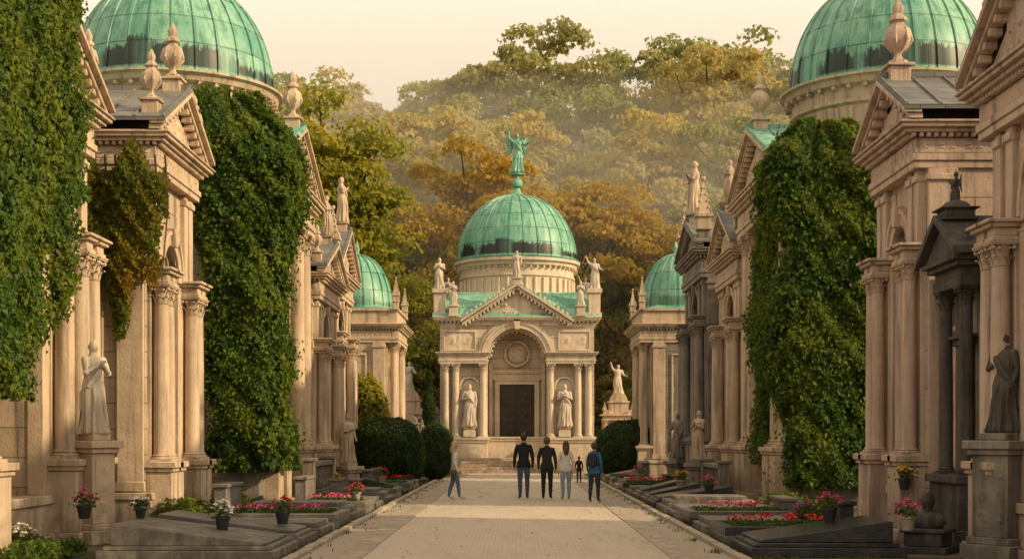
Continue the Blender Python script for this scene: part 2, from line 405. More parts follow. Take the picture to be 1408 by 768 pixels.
# ------------------------------------------------------------ temple mausoleum
def temple(name,side,xf,y0,y1,D,hp,hc,he,gh,wall,trim,roof,ar=None,colx=None,colr=.15,fin=('urn','urn'),fh=.9,done=True,seed=0,flank=True,up=0,finmat=None,doorm=None):
    W=y1-y0; B=Bld(name,sideM(side,xf,(y0+y1)/2)); h=W/2
    w=B.p('walls',wall); t=B.p('trim',trim); c=B.p('columns',trim); rf=B.p('roof',roof); o=B.p('reliefs',trim); d=B.p('door',doorm or BRONZE)
    fm=B.p('finials',finmat or trim)
    zcol=hp+hc; zc=zcol+up; ze=zc+he
    ar=ar or W*.24; zs=(zcol+.3) if up else (zc-ar-.55)
    t.mold(-h,h,-.02,D,0,[(hp*.22,.16),(hp*.6,.08),(hp*.18,.13)])
    w.box(-h,h,1.1,D,hp,ze-.05)
    w.archwall(-h,h,hp,ze-.05,0,ar,zs,0,1.1,20)
    t.ring(0,zs,ar-.02,ar+.17,-.07,.05,24); t.ring(0,zs,ar+.17,ar+.25,-.11,.04,24); t.ring(0,zs,ar-.06,ar-.02,.12,.5,24)
    t.prism([(-.08,zs+ar-.06),(.08,zs+ar-.06),(.14,zs+ar+.30),(-.14,zs+ar+.30)],-.17,.03)
    for sd in (-1,1):
        a,b=sorted((sd*(ar-.04),sd*(ar+.34))); t.mold(a,b,-.02,.3,zs-.2,[(.06,.03),(.08,.0),(.06,.06)])
        a,b=sorted((sd*(ar-.02),sd*(ar+.3))); t.box(a,b,-.05,.2,hp,zs-.2)
        o.relief(min(sd*ar*.75,sd*(h-.2)),max(sd*ar*.75,sd*(h-.2)),zs+ar*.45,zc-.10,-.012,.045,.34,seed=seed,mask=lambda u,v:math.hypot(u,v-zs)>ar+.27)
    dw=ar*.62; dz=hp+min(2.7,(zs-hp)*.86)
    d.box(-dw,dw,1.0,1.09,hp,dz)
    for sd in (-1,1):
        for (za,zb) in ((.06,.3),(.34,.62),(.66,.94)):
            xa,xb=sorted((sd*dw*.1,sd*dw*.9)); H=dz-hp; d.box(xa,xb,.97,1.0,hp+H*za,hp+H*zb)
            d.box(xa+.06,xb-.06,.95,.972,hp+H*za+.06,hp+H*zb-.06)
        a,b=sorted((sd*dw,sd*(dw+.14))); t.box(a,b,.93,1.09,hp,dz)
    t.mold(-dw-.14,dw+.14,.98,1.09,dz,[(.12,.0),(.06,.05),(.05,.1)])
    o.relief(-ar*.7,ar*.7,zs-.05,zs+ar*.72,1.08,.05,.35,mask=lambda u,v:math.hypot(u,v-zs)<ar*.85,seed=1)
    if colx is None: colx=[-h+.25,-ar-.42,ar+.42,h-.25]
    ph=hp+.55; cyy=-.30 if not up else -.22
    for x in colx:
        yy=cyy; q=colr*1.7
        t.mold(x-q,x+q,yy-q,.0,0,[(.2,.07),(ph-.38,.0),(.07,.04),(.11,.08)])
        c.column(x,yy,ph,zcol,colr)
        t.box(x-colr*.9,x+colr*.9,-.06,.02,ph,zcol-.002)
        if up:
            t.mold(x-colr*1.1,x+colr*1.1,yy-colr*1.0,.02,zcol,[(.07,.03),(.12,.0),(.06,.07),(.05,.12)])
            t.box(x-colr*.95,x+colr*.95,-.11,.02,zcol+.3,zc-.002)
            t.box(x-colr*1.1,x+colr*1.1,-.15,.02,zc-.2,zc-.08)
    e0=(-.30-colr*1.35) if not up else -.20
    t.box(-h-.05,h+.05,e0,D+.03,zc,zc+he*.16); t.box(-h-.08,h+.08,e0-.03,D+.05,zc+he*.16,zc+he*.32)
    t.box(-h-.03,h+.03,e0+.01,D+.02,zc+he*.32,zc+he*.66)
    o.relief(-h+.1,h-.1,zc+he*.345,zc+he*.64,e0+.005,.035,seed=seed)
    o.relief(e0+.1,D-.1,zc+he*.345,zc+he*.64,-h-.035,.035,axis='x',seed=seed)
    t.dent(-h-.08,h+.08,e0-.10,e0+.02,zc+he*.66,zc+he*.76,.12,.07)
    t.denty(e0-.08,D,-h-.13,-h-.02,zc+he*.66,zc+he*.76,.12,.07)
    t.mold(-h,h,e0,D,zc+he*.76,[(he*.09,.16),(he*.09,.24),(he*.06,.28)])
    ex=h+.30; y_=e0
    if gh>0:
        w.prism([(-h-.02,ze+.001),(h+.02,ze+.001),(0,ze+gh*(h+.02)/ex)],y_+.06,D-.02)
        o.relief(-h*.6,h*.6,ze+.06,ze+gh*.62,y_+.05,.06,.34,mask=lambda u,v:(v-ze)<gh*(1-abs(u)/ex)-.2,seed=seed+1)
        for sd in (-1,1):
            for (y0_,y1_,lo,hi,lx) in ((y_-.16,y_+.07,.0,.09,0),(y_-.26,y_+.05,.09,.17,.04),):
                t.prism([(sd*(ex+lx),ze+lo),(0,ze+gh+lo),(0,ze+gh+hi),(sd*(ex+lx),ze+hi)][::-sd],y0_,y1_)
            L=math.hypot(ex,gh); n=int(L/.24)
            for i in range(1,n):
                u=i/n; X=sd*ex*(1-u); Z=ze+gh*u
                t.box(X-.055,X+.055,y_-.13,y_+.06,Z-.10,Z+.01)
            rf.prism([(sd*(ex+.06),ze+.165-.02),(0,ze+gh+.165),(0,ze+gh+.24),(sd*(ex+.06),ze+.24-.02)][::-sd],y_-.24,D+.12)
            n=int(D/.45)
            for i in range(n+1):
                yy=y_-.2+i*(D-y_+.3)/n
                rf.prism([(sd*(ex+.06),ze+.21),(0,ze+gh+.235),(0,ze+gh+.275),(sd*(ex+.06),ze+.25)][::-sd],yy-.02,yy+.02)
        rf.box(-.08,.08,y_-.2,D+.1,ze+gh+.2,ze+gh+.31)
    else:
        t.mold(-h,h,y_,D,ze,[(.5,-.05),(.1,.03)])
        rf.box(-h+.3,h-.3,y_+.35,D-.3,ze+.55,ze+.64)
        rf.frus((-h+.3,h-.3,y_+.35,D-.3),ze+.64,(-.3,.3,D*.4,D*.6),ze+1.2)
    def put(kind,x,y,z,s):
        t.acroped(x,y,z,.30*s+.06,.34)
        if kind=='urn': fm.urn(x,y,z+.34,s)
        elif kind=='pinn': fm.pinnacle(x,y,z+.34,s*1.5)
        elif kind=='statue': fm.robed(x,y,z+.34,s*1.35,0,R.choice((0,1,2)),R.randint(0,99))
    if fin[0]: put(fin[0],0,y_+.12,ze+max(gh,.55)+.1,fh)
    if fin[1]:
        for sd in (-1,1): put(fin[1],sd*(h-.02),y_+.1,ze+(.26 if gh>0 else .55),fh*.85)
    if flank:
        for (ya,yb) in ((.02,.5),(D-.55,D-.05)):
            t.box(-h-.09,-h,ya,yb,hp,zc-.002); t.box(-h-.13,-h,ya-.04,yb+.04,zc-.2,zc-.1); t.box(-h-.12,-h,ya-.03,yb+.03,hp+.02,hp+.2)
            if up: t.box(-h-.14,-h,ya-.04,yb+.04,zcol,zcol+.22)
        if D>2.2:
            z1=(zcol if up else zc)
            t.box(-h-.05,-h,.75,D-.8,hp+.35,hp+.42); t.box(-h-.05,-h,.75,D-.8,z1-.5,z1-.43)
            t.box(-h-.05,-h,.75,.82,hp+.42,z1-.5); t.box(-h-.05,-h,D-.87,D-.8,hp+.42,z1-.5)
    if done: B.done()
    return B,dict(h=h,zc=zc,ze=ze,y=y_,D=D)
# ------------------------------------------------------------ leaves
def leaf_mesh(name,P,N,size,mat,parent=None,asp=.85,droop=.5,obj=True,jit=.6,extra=None):
    P=np.asarray(P,float); N=np.asarray(N,float)
    ok=np.isfinite(P).all(1)&np.isfinite(N).all(1); P=P[ok]; N=N[ok]; n=len(P)
    N=N/np.maximum(1e-6,np.linalg.norm(N,axis=1))[:,None]
    N=N+NR.normal(0,jit,(n,3)); N/=np.maximum(1e-6,np.linalg.norm(N,axis=1))[:,None]
    T=NR.normal(0,1,(n,3)); T[:,2]-=droop*2; T-=(T*N).sum(1)[:,None]*N; T/=np.maximum(1e-6,np.linalg.norm(T,axis=1))[:,None]
    Bv=np.cross(N,T); s=(size*NR.uniform(.55,1.3,n))[:,None]
    V=np.empty((n,4,3)); V[:,0]=P-T*s*.5; V[:,1]=P+Bv*s*.5*asp+N*s*.14-T*s*.1; V[:,2]=P+T*s*.55-N*s*.08; V[:,3]=P-Bv*s*.5*asp+N*s*.14-T*s*.1
    V=V.reshape(-1,3)
    b=(np.arange(n)*4)[:,None]; F=np.concatenate([b+[0,1,2],b+[0,2,3]],1).reshape(-1)
    mats=[mat]
    me=bpy.data.meshes.new(name); midx=np.zeros(n*2,int); tris=F.reshape(-1,3)
    if extra is not None:
        ev,ef,em=extra; ev=np.array(ev,float); 
        tri=[]
        for f in ef:
            for k in range(1,len(f)-1): tri.append((f[0],f[k],f[k+1]))
        tri=np.array(tri)+len(V); V=np.concatenate([V,ev]); tris=np.concatenate([tris,tri]); midx=np.concatenate([midx,np.ones(len(tri),int)]); mats.append(em)
    me.from_pydata(V.astype(np.float32),[],tris.astype(np.int32))
    for m in mats: me.materials.append(m)
    me.polygons.foreach_set('material_index',midx.astype(np.int32))
    me.update()
    if not obj: return me
    o=bpy.data.objects.new(name,me); col.objects.link(o)
    if parent: o.parent=parent
    return o
def wob(x,y,z,s=0.0):
    return (np.sin(1.9*x+1.3*z+s)*np.cos(1.7*y-1.1*z+2*s)+.6*np.sin(4.1*x-2.7*z+3*s+1)*np.cos(3.7*y+3.3*z+s)+.4*np.sin(7.3*(x+y)+6.1*z+s)+.25*np.sin(13*(x-y)+11*z+2*s))/2.0
def ivy_column(name,fn,z0,z1,dens,size,mat,seed=0,amp=.2,bottom=.8):
    e=empty(name)
    def surf(th,z,off=0.0):
        cx,cy,a,b=fn(z); c,s=np.cos(th),np.sin(th)
        q=(np.abs(c)**5+np.abs(s)**5)**(-.2)
        x=c*q; y=s*q
        w=amp*wob(cx+x*a,cy+y*b,z,seed)+off
        # shelves of overhanging growth
        w=w+.10*(np.abs(np.sin(z*1.9+2.2*np.sin(th*2+seed)+.6*np.sin(x*5)))-.5)
        top=np.clip((z1+.25*np.sin(th*3+seed)+.18*np.sin(th*11)-z)/.9,0,1)**.45
        return cx+x*(a+w)*top, cy+y*(b+w)*top
    H=z1-z0
    n=int(dens*H*8)
    th=NR.uniform(0,2*pi,n); z=z0+H*NR.uniform(0,1.02,n)
    x,y=surf(th,z,0); lump=wob(x*2.1,y*2.1,z*1.7,seed+5)
    keep=(z-z0)>bottom*(.5+.5*np.sin(th*5+seed)+.4*np.sin(th*13))*NR.uniform(0,1.2,n)
    off=NR.uniform(-.12,.06,n)+.13*lump+(NR.uniform(0,1,n)>.93)*NR.uniform(0,.28,n)
    x,y=surf(th,z,off)
    P=np.stack([x,y,z],1)[keep]
    Nn=np.stack([np.cos(th),np.sin(th),np.full(n,.35)],1)
    Nn[:,0]=np.sign(Nn[:,0])*np.abs(Nn[:,0])**2.5; Nn[:,1]=np.sign(Nn[:,1])*np.abs(Nn[:,1])**2.5
    leaf_mesh('leaves',P,Nn[keep],size,mat,e,jit=.5,droop=.9)
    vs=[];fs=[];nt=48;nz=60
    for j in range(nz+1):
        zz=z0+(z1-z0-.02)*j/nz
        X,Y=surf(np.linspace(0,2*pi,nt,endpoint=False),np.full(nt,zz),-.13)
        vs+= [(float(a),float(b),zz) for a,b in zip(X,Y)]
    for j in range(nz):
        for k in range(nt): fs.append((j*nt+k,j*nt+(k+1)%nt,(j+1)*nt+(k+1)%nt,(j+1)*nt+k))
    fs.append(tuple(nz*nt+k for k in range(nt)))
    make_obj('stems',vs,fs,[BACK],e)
    return e
def ivy_patch(name,side,xf,ya,yb,za,zb,mask,bulge,dens,size,mat,seed=0):
    e=empty(name); n=int(dens*(yb-ya)*(zb-za)); Y=NR.uniform(ya,yb,n); Z=NR.uniform(za,zb,n)
    m=mask(Y,Z); k=m>NR.uniform(0.0,.35,n); Y,Z,m=Y[k],Z[k],m[k]; n=len(Y)
    lump=.75+.5*wob(Y*0,Y*1.3,Z*1.2,seed)
    b=bulge*np.clip(m,0,1)**.5*lump+NR.uniform(-.10,.08,n)+.11*wob(Y*0+1,Y*3,Z*3,seed)+(NR.uniform(0,1,n)>.95)*NR.uniform(0,.15,n)
    X=xf-side*np.maximum(b,.03)
    P=np.stack([X,Y,Z],1); dY=.5*np.sin(Y*4+Z*3+seed); N=np.stack([np.full(n,-side*1.0),dY-.5,.35+.3*np.sin(Z*5+Y*2)],1)
    leaf_mesh('leaves',P,N,size,mat,e,jit=.5,droop=1.0)
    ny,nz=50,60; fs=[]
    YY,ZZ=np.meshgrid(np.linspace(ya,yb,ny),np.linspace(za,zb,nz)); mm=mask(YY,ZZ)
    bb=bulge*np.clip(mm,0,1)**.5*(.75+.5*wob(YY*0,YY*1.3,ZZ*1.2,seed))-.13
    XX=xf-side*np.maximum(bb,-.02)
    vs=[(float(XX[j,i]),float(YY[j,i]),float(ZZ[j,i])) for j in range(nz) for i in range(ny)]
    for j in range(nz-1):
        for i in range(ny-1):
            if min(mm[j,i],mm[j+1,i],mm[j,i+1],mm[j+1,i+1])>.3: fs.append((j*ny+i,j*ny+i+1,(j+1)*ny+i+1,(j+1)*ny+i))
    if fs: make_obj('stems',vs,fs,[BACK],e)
    return e
def shrub(name,c,r,n,size,mat,power=2.6,amp=.05,seed=0,cone=False):
    e=empty(name)
    d=NR.normal(0,1,(n,3)); d/=np.linalg.norm(d,axis=1)[:,None]; k=d[:,2]>-.75; d=d[k]
    q=(np.abs(d)**power).sum(1)**(-1/power)
    f=1+amp*wob(d[:,0]*4,d[:,1]*4,d[:,2]*4,seed)*1.6+NR.uniform(-.07,.02,len(d))+(NR.uniform(0,1,len(d))>.95)*NR.uniform(0,.07,len(d))
    L=d*(q*f)[:,None]
    if cone: s=np.clip(1.02-(np.clip(L[:,2]+1,0,2)/2)**1.6,.02,1)**.75; L[:,0]*=s; L[:,1]*=s
    P=L*np.array(r)+np.array(c)
    leaf_mesh('leaves',P,d,size,mat,e,jit=.7,droop=.0)
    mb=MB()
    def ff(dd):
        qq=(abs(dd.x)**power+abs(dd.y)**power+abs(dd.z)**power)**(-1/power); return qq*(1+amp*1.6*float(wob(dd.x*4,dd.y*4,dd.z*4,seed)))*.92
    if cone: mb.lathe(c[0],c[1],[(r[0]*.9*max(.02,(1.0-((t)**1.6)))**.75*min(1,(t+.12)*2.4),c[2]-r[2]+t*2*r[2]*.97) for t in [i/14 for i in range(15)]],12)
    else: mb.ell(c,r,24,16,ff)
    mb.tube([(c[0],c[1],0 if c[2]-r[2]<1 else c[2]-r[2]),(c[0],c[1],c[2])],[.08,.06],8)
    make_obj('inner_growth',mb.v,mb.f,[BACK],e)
    return e

# ------------------------------------------------------------ terrain
def hillz(X,Y):
    t=np.clip((Y-86)/95,0,1); t=t*t*(3-2*t)
    return t*(22+2.5*np.sin(X*.045+1)+2*np.sin(X*.021)) 
def terrain():
    xs=np.concatenate([np.linspace(-500,-80,12),np.linspace(-70,70,48),np.linspace(80,500,12)]); ys=np.concatenate([np.linspace(-150,75,28),np.linspace(80,230,50),np.linspace(260,900,14)])
    vs=[(float(x),float(y),float(hillz(x,y))) for y in ys for x in xs]; nx=len(xs)
    fs=[(j*nx+i,j*nx+i+1,(j+1)*nx+i+1,(j+1)*nx+i) for j in range(len(ys)-1) for i in range(nx-1)]
    g=G('grass_and_earth'); p=g.pos(); n1=g.noise(p,.9,5,.65); n2=g.noise(p,25,4); n3=g.noise(p,130,2)
    c=g.mix(g.step(n1,.46,.6),(.075,.085,.03),(.2,.16,.12)); c=g.mix(g.step(n2,.4,.65,0,.5),c,(.06,.06,.03))
    m=g.done(c,.95,g.bump(g.math('ADD',n2,n3),.03,.9)); make_obj('ground',vs,fs,[m])
terrain()
def paving():
    g=G('sett_paving'); p=g.pos(); x,y,z=g.sep(p)
    br=g.n('ShaderNodeTexBrick',{'Vector':g.comb(x,y),'Color1':(.53,.44,.345),'Color2':(.46,.38,.295),'Mortar':(.34,.275,.215),'Scale':1.0,'Mortar Size':.007,'Mortar Smooth':.7,'Brick Width':.14,'Row Height':.10})
    n1=g.noise(p,.7,5,.65); n2=g.noise(p,7,4,.6); n3=g.noise(p,60,3)
    c=g.mix(g.step(n1,.4,.65,0,.4),br.outputs[0],(.53,.44,.34)); c=g.mix(g.step(n2,.45,.7,0,.4),c,(.35,.285,.22))
    nn=g.noise(g.scalev(p,(1,.12,1)),1.6,4,.6); c=g.mix(g.step(nn,.48,.7,0,.45),c,(.32,.26,.20))
    h=g.math('SUBTRACT',g.math('ADD',g.math('MULTIPLY',n3,.3),g.math('MULTIPLY',n2,.6)),g.math('MULTIPLY',br.outputs[1],.4))
    m=g.done(c,.7,g.bump(h,.009,1.0),0,.3)
    make_obj('avenue_path',[(-2.15,-12,.008),(2.15,-12,.008),(2.15,66,.008),(-2.15,66,.008),(-9,66.0,.004),(9,66.0,.004),(9,80,.004),(-9,80,.004)],[(0,1,2,3),(4,5,6,7)],[m])
    B=Bld('path_edging'); k=B.p('kerb',stone('edging_stone',(.47,.395,.315),(.40,.335,.265),(.2,.16,.13),grime=.3))
    for sd in (-1,1):
        y=-10.0
        while y<65.5:
            L=R.uniform(.75,1.0); a,b=sorted((sd*2.15,sd*2.52)); dz=R.uniform(-.005,.005)
            k.box(a+.004,b-.004,y,y+L-.012,-.02,.02+dz)
            y+=L
        y=-10.0
        while y<60:
            L=1.0; a,b=sorted((sd*3.02,sd*3.16)); k.box(a,b,y,y+L-.01,-.02,.07+R.uniform(-.01,.01)); y+=L
    B.done(.008)
    gm=G('gravel'); p=gm.pos(); vo=gm.n('ShaderNodeTexVoronoi',{'Vector':p,'Scale':38}); n1=gm.noise(p,1.3,4)
    c=gm.mix(vo.outputs['Color'],(.42,.35,.275),(.31,.255,.20)); c=gm.mix(gm.step(n1,.6,.72,0,.6),c,(.10,.10,.045))
    m=gm.done(c,.9,gm.bump(vo.outputs['Distance'],.02,.8))
    make_obj('gravel_verge',[(-3.03,-12,.006),(-2.5,-12,.006),(-2.5,66,.006),(-3.03,66,.006),(2.5,-12,.006),(3.03,-12,.006),(3.03,66,.006),(2.5,66,.006)],[(0,1,2,3),(4,5,6,7)],[m])
paving()

# ------------------------------------------------------------ left side
temple('ivy_clad_mausoleum',-1,-7.35,17.4,24.1,5,.8,3.9,.75,1.75,CREAMW,CREAM,SLATE,ar=1.2,colx=[-3.0,-1.7,1.7,2.5,3.1],colr=.16,fin=('urn','urn'),fh=1.0,seed=1,up=1.7)
ivy_patch('climbing_ivy',-1,-7.2,16.5,23.3,2.2,9.8,lambda Y,Z:np.clip(1.2*np.minimum((22.55+.36*np.sin(Z*2.3)+.18*np.sin(Z*7)-.3*np.clip(5.4-Z,0,3)-Y)/.4, (Z-(2.6+.85*np.clip(Y-20.0,-2,3)+.6*np.sin(Y*5.5)+.4*np.sin(Y*13)))/.4),0,1),.5,900,.085,IVY,1)
temple('gabled_mausoleum',-1,-6.65,25.5,28.9,4.6,.7,3.75,.7,.95,CREAMW,CREAM,SLATE,ar=.62,colx=[-1.42,-1.0,1.0,1.42],colr=.145,fin=('urn','urn'),fh=1.05,seed=3,up=2.0)
def flank_vine(name,x0,x1,z0,z1,y,n,size,mat,seed):
    e=empty(name); X=NR.uniform(x0,x1,n); Z=NR.uniform(z0,z1,n)
    lo=z0+.7+.55*np.sin(X*5+seed)+.35*np.sin(X*11); hi=z1-.3-.3*np.sin(X*7+seed)
    m=np.clip(np.minimum(np.minimum((Z-lo)/.4,(hi-Z)/.4),np.minimum((X-x0)/.15,(x1-X-.15*np.sin(Z*4))/.2)),0,1)
    k=m>NR.uniform(0,.6,n); X,Z,m=X[k],Z[k],m[k]
    Y=y-.35*m**.5*(.7+.5*wob(X*2,X*0,Z*1.6,seed))-NR.uniform(-.05,.12,len(X))
    leaf_mesh('leaves',np.stack([X,Y,Z],1),np.stack([.4*np.sin(Z*5),np.full(len(X),-1.),np.full(len(X),.3)],1),size,mat,e,jit=.55,droop=1.0)
    mb=MB()
    for i in range(9):
        xx=x0+(x1-x0)*(i+.5)/9; mb.tube([(xx,y-.05,z1-.3),(xx+.08,y-.15,(z0+z1)/2+.6),(xx-.05,y-.12,z0+.9)],[.02,.016,.008],5)
    make_obj('stems',mb.v,mb.f,[BARK],e); return e
flank_vine('trailing_vine',-7.75,-6.15,3.4,7.0,25.3,13000,.085,IVYG,2)
def domed(name,side,xf,y0,y1,dcx,dcy,dz,dr,dh,D,seed):
    B,i=temple(name,side,xf,y0,y1,D,.9,6.3,.95,1.3,CREAMW,CREAM,COPR,ar=1.3,colr=.2,fin=('urn',None),fh=1.2,seed=seed,done=False)
    u=B.p('drum',CREAM); u.M=Matrix.Identity(4); u.flip=False
    u.lathe(dcx,dcy,[(dr*1.12,7.8),(dr*1.12,8.9),(dr*1.16,8.95),(dr*1.16,9.1),(dr*.96,9.15),(dr*.96,dz-.75),(dr*1.0,dz-.7),(dr*1.0,dz-.62),(dr*.98,dz-.6),(dr*.98,dz-.3),(dr*1.04,dz-.25),(dr*1.06,dz-.12),(dr*1.1,dz-.08),(dr*1.1,dz-.02)],64)
    for k in range(40):
        a=2*pi*k/40; u.tube([(dcx+dr*.96*math.cos(a),dcy+dr*.96*math.sin(a),dz-.32),(dcx+dr*1.05*math.cos(a),dcy+dr*1.05*math.sin(a),dz-.32)],[.06,.06],4)
        u.tube([(dcx+dr*.97*math.cos(a),dcy+dr*.97*math.sin(a),9.2),(dcx+dr*.97*math.cos(a),dcy+dr*.97*math.sin(a),dz-.8)],[.07,.06],6)
    e=B.done()
    dome(e,(dcx,dcy,dz),dr,dh,28,copper('patina_copper_dome',28,True,.95,dh))
    mb=MB(); mb.lathe(0,0,[(.35,-.1),(.4,.05),(.2,.15),(.14,.4),(.22,.6),(.2,.8),(.05,1.0),(.02,1.5)],16)
    make_obj('dome_finial',mb.v,mb.f,[COPR],e,loc=(dcx,dcy,dz+dh))
    return e
domed('domed_mausoleum',-1,-6.2,33.4,39.8,-9.15,38,10.85,2.62,3.0,6.5,5)
def pier(name,x0,x1,y0,y1,h):
    B=Bld(name); B.p('base',GREY).mold(x0,x1,y0,y1,0,[(.25,.12),(.9,.06),(.15,.12)]); B.p('walls',CREAMW).box(x0,x1,y0,y1,1.3,h); B.p('trim',CREAM).mold(x0,x1,y0,y1,h,[(.12,.05),(.12,.12)]); B.done()
pier('stone_pier',-6.6,-5.95,32.6,34.0,7.4)
def fL(z): 
    t=np.clip((z-5.6)/1.6,0,1); t=t*t*(3-2*t)
    return (-6.24-.38*t+.12*np.sin(z*1.1), 33.2+0*z, .78+.48*t+.10*np.sin(z*1.9), 1.15+0*z)
ivy_column('climbing_ivy',fL,.9,9.6,1700,.10,IVY,1,.24,1.4)
def fR(z):
    t=np.clip((z-2)/4,0,1)
    return (7.32+.10*np.sin(z*1.3), 34.2+0*z, 1.0+.20*t+.11*np.sin(z*1.7+1), 1.3+0*z)
temple('columned_mausoleum',-1,-5.75,40.3,44.8,4.5,.9,3.3,.75,.9,CREAMW,CREAM,SLATE,ar=.85,colr=.15,fin=('statue','urn'),fh=.9,seed=2,up=1.4)
temple('slate_roofed_mausoleum',-1,-6.0,45.8,50.6,5,.9,3.9,.8,1.4,GREYW,CREAM,SLATE,ar=.95,colr=.16,fin=('statue','pinn'),fh=1.15,seed=4,up=1.5)
def small_domed(name,side,xf,y0,y1,cx,cy,dz,dr,dh,wall,trim,D,hc,seed):
    B,i=temple(name,side,xf,y0,y1,D,.8,hc,.75,0,wall,trim,COPR,ar=.8,colr=.15,fin=(None,'pinn'),fh=.75,seed=seed,done=False)
    u=B.p('drum',trim); u.M=Matrix.Identity(4); u.flip=False; zz=.8+hc+.6
    u.lathe(cx,cy,[(dr*1.0,zz),(dr*1.0,dz-.35),(dr*1.08,dz-.3),(dr*1.1,dz-.1),(dr*1.1,dz-.02)],40)
    e=B.done(); dome(e,(cx,cy,dz),dr,dh,20,copper('patina_copper_small_dome',20,True,.5,dh))
    mb=MB(); mb.lathe(0,0,[(.2,-.06),(.2,.05),(.08,.12),(.12,.3),(.02,.6)],12); make_obj('dome_finial',mb.v,mb.f,[COPR],e,loc=(cx,cy,dz+dh))
small_domed('small_domed_mausoleum',-1,-5.15,56,60.5,-6.5,58,6.85,1.42,2.2,CREAMW,CREAM,3.4,4.6,6)
# ------------------------------------------------------------ right side
temple('arched_mausoleum',1,6.95,15.6,20.75,5,.8,3.6,.75,1.7,PINKW,PINK,SLATE,ar=1.05,colx=[-2.2,-1.6,1.6,2.05],colr=.14,fin=('urn','urn'),fh=.9,seed=6,up=1.6)
temple('rose_stone_mausoleum',1,6.65,23.1,25.9,4.4,.85,3.7,.75,.85,PINKW,PINK,SLATE,ar=.5,colx=[-1.2,-.82,.82,1.2],colr=.12,fin=('urn',None),fh=1.15,seed=7,up=1.5)
def dark_shrine():
    B=Bld('blackened_shrine',sideM(1,6.95,21.85)); w=B.p('walls',GREY); c=B.p('columns',DARK); t=B.p('trim',DARK)
    t.mold(-.7,.7,-.35,1.6,0,[(.3,.12),(.7,.04),(.12,.1)])
    w.box(-.68,.68,.0,1.6,1.12,4.2)
    for x in(-.5,.5): c.column(x,-.2,1.12,3.95,.11); 
    B.p('door',BRONZE).box(-.3,.3,-.04,.02,1.12,3.1); t.mold(-.3,.3,-.06,.0,3.1,[(.1,.08),(.06,.14)])
    B.p('reliefs',DARK).relief(.3,1.3,1.5,3.7,-.70,.05,.5,axis='x')
    t.mold(-.68,.68,-.32,1.6,3.95,[(.16,.03),(.14,.0),(.08,.1),(.07,.17)])
    t.prism([(-.9,4.4),(.9,4.4),(0,4.95)],-.42,1.6)
    for sd in(-1,1): t.prism([(sd*.98,4.4),(0,4.98),(0,5.1),(sd*.98,4.52)][::-sd],-.55,1.7)
    t.acroped(0,-.2,5.0,.5,.2)
    s=B.p('crowning_figure',DARK); s.robed(0,-.2,5.15,.62,.3,2,9,True); s.ell((0,-.2,5.2),(.26,.22,.13),12,8)
    for x in(-.75,.75): s.urn(x,-.25,4.45,.42)
    B.done()
dark_shrine()
domed('domed_mausoleum',1,6.75,33.8,39.8,9.95,38,10.85,2.6,3.0,6.5,8)
pier('stone_pier',6.8,8.0,33.5,35.0,7.4)
ivy_column('climbing_ivy',fR,.5,9.1,1800,.10,IVY,3,.24,.9)
ivy_patch('climbing_ivy',1,6.55,35.3,38.2,1.0,7.6,lambda Y,Z:np.clip(np.minimum((37.6+.5*np.sin(Z*1.7)-Y)/.5,(Z-1.4-.9*np.sin(Y*4))/.5),0,1),.45,500,.10,IVY,4)
temple('ornate_mausoleum',1,6.45,40.4,44.6,4.5,.9,3.9,.85,1.2,GREYW,CREAM,SLATE,ar=.85,colr=.15,fin=('statue','pinn'),fh=.95,seed=9,up=1.4)
temple('tall_grey_mausoleum',1,6.1,45.6,50.6,4.8,1.1,4.2,.95,1.0,GREYW,GREY,SLATE,ar=.95,colr=.17,fin=('statue','pinn'),fh=1.35,seed=10,finmat=CREAM,up=1.5)
small_domed('small_domed_mausoleum',1,5.35,56,60.5,6.5,58,6.85,1.38,2.2,GREYW,CREAM,3.4,4.6,7)

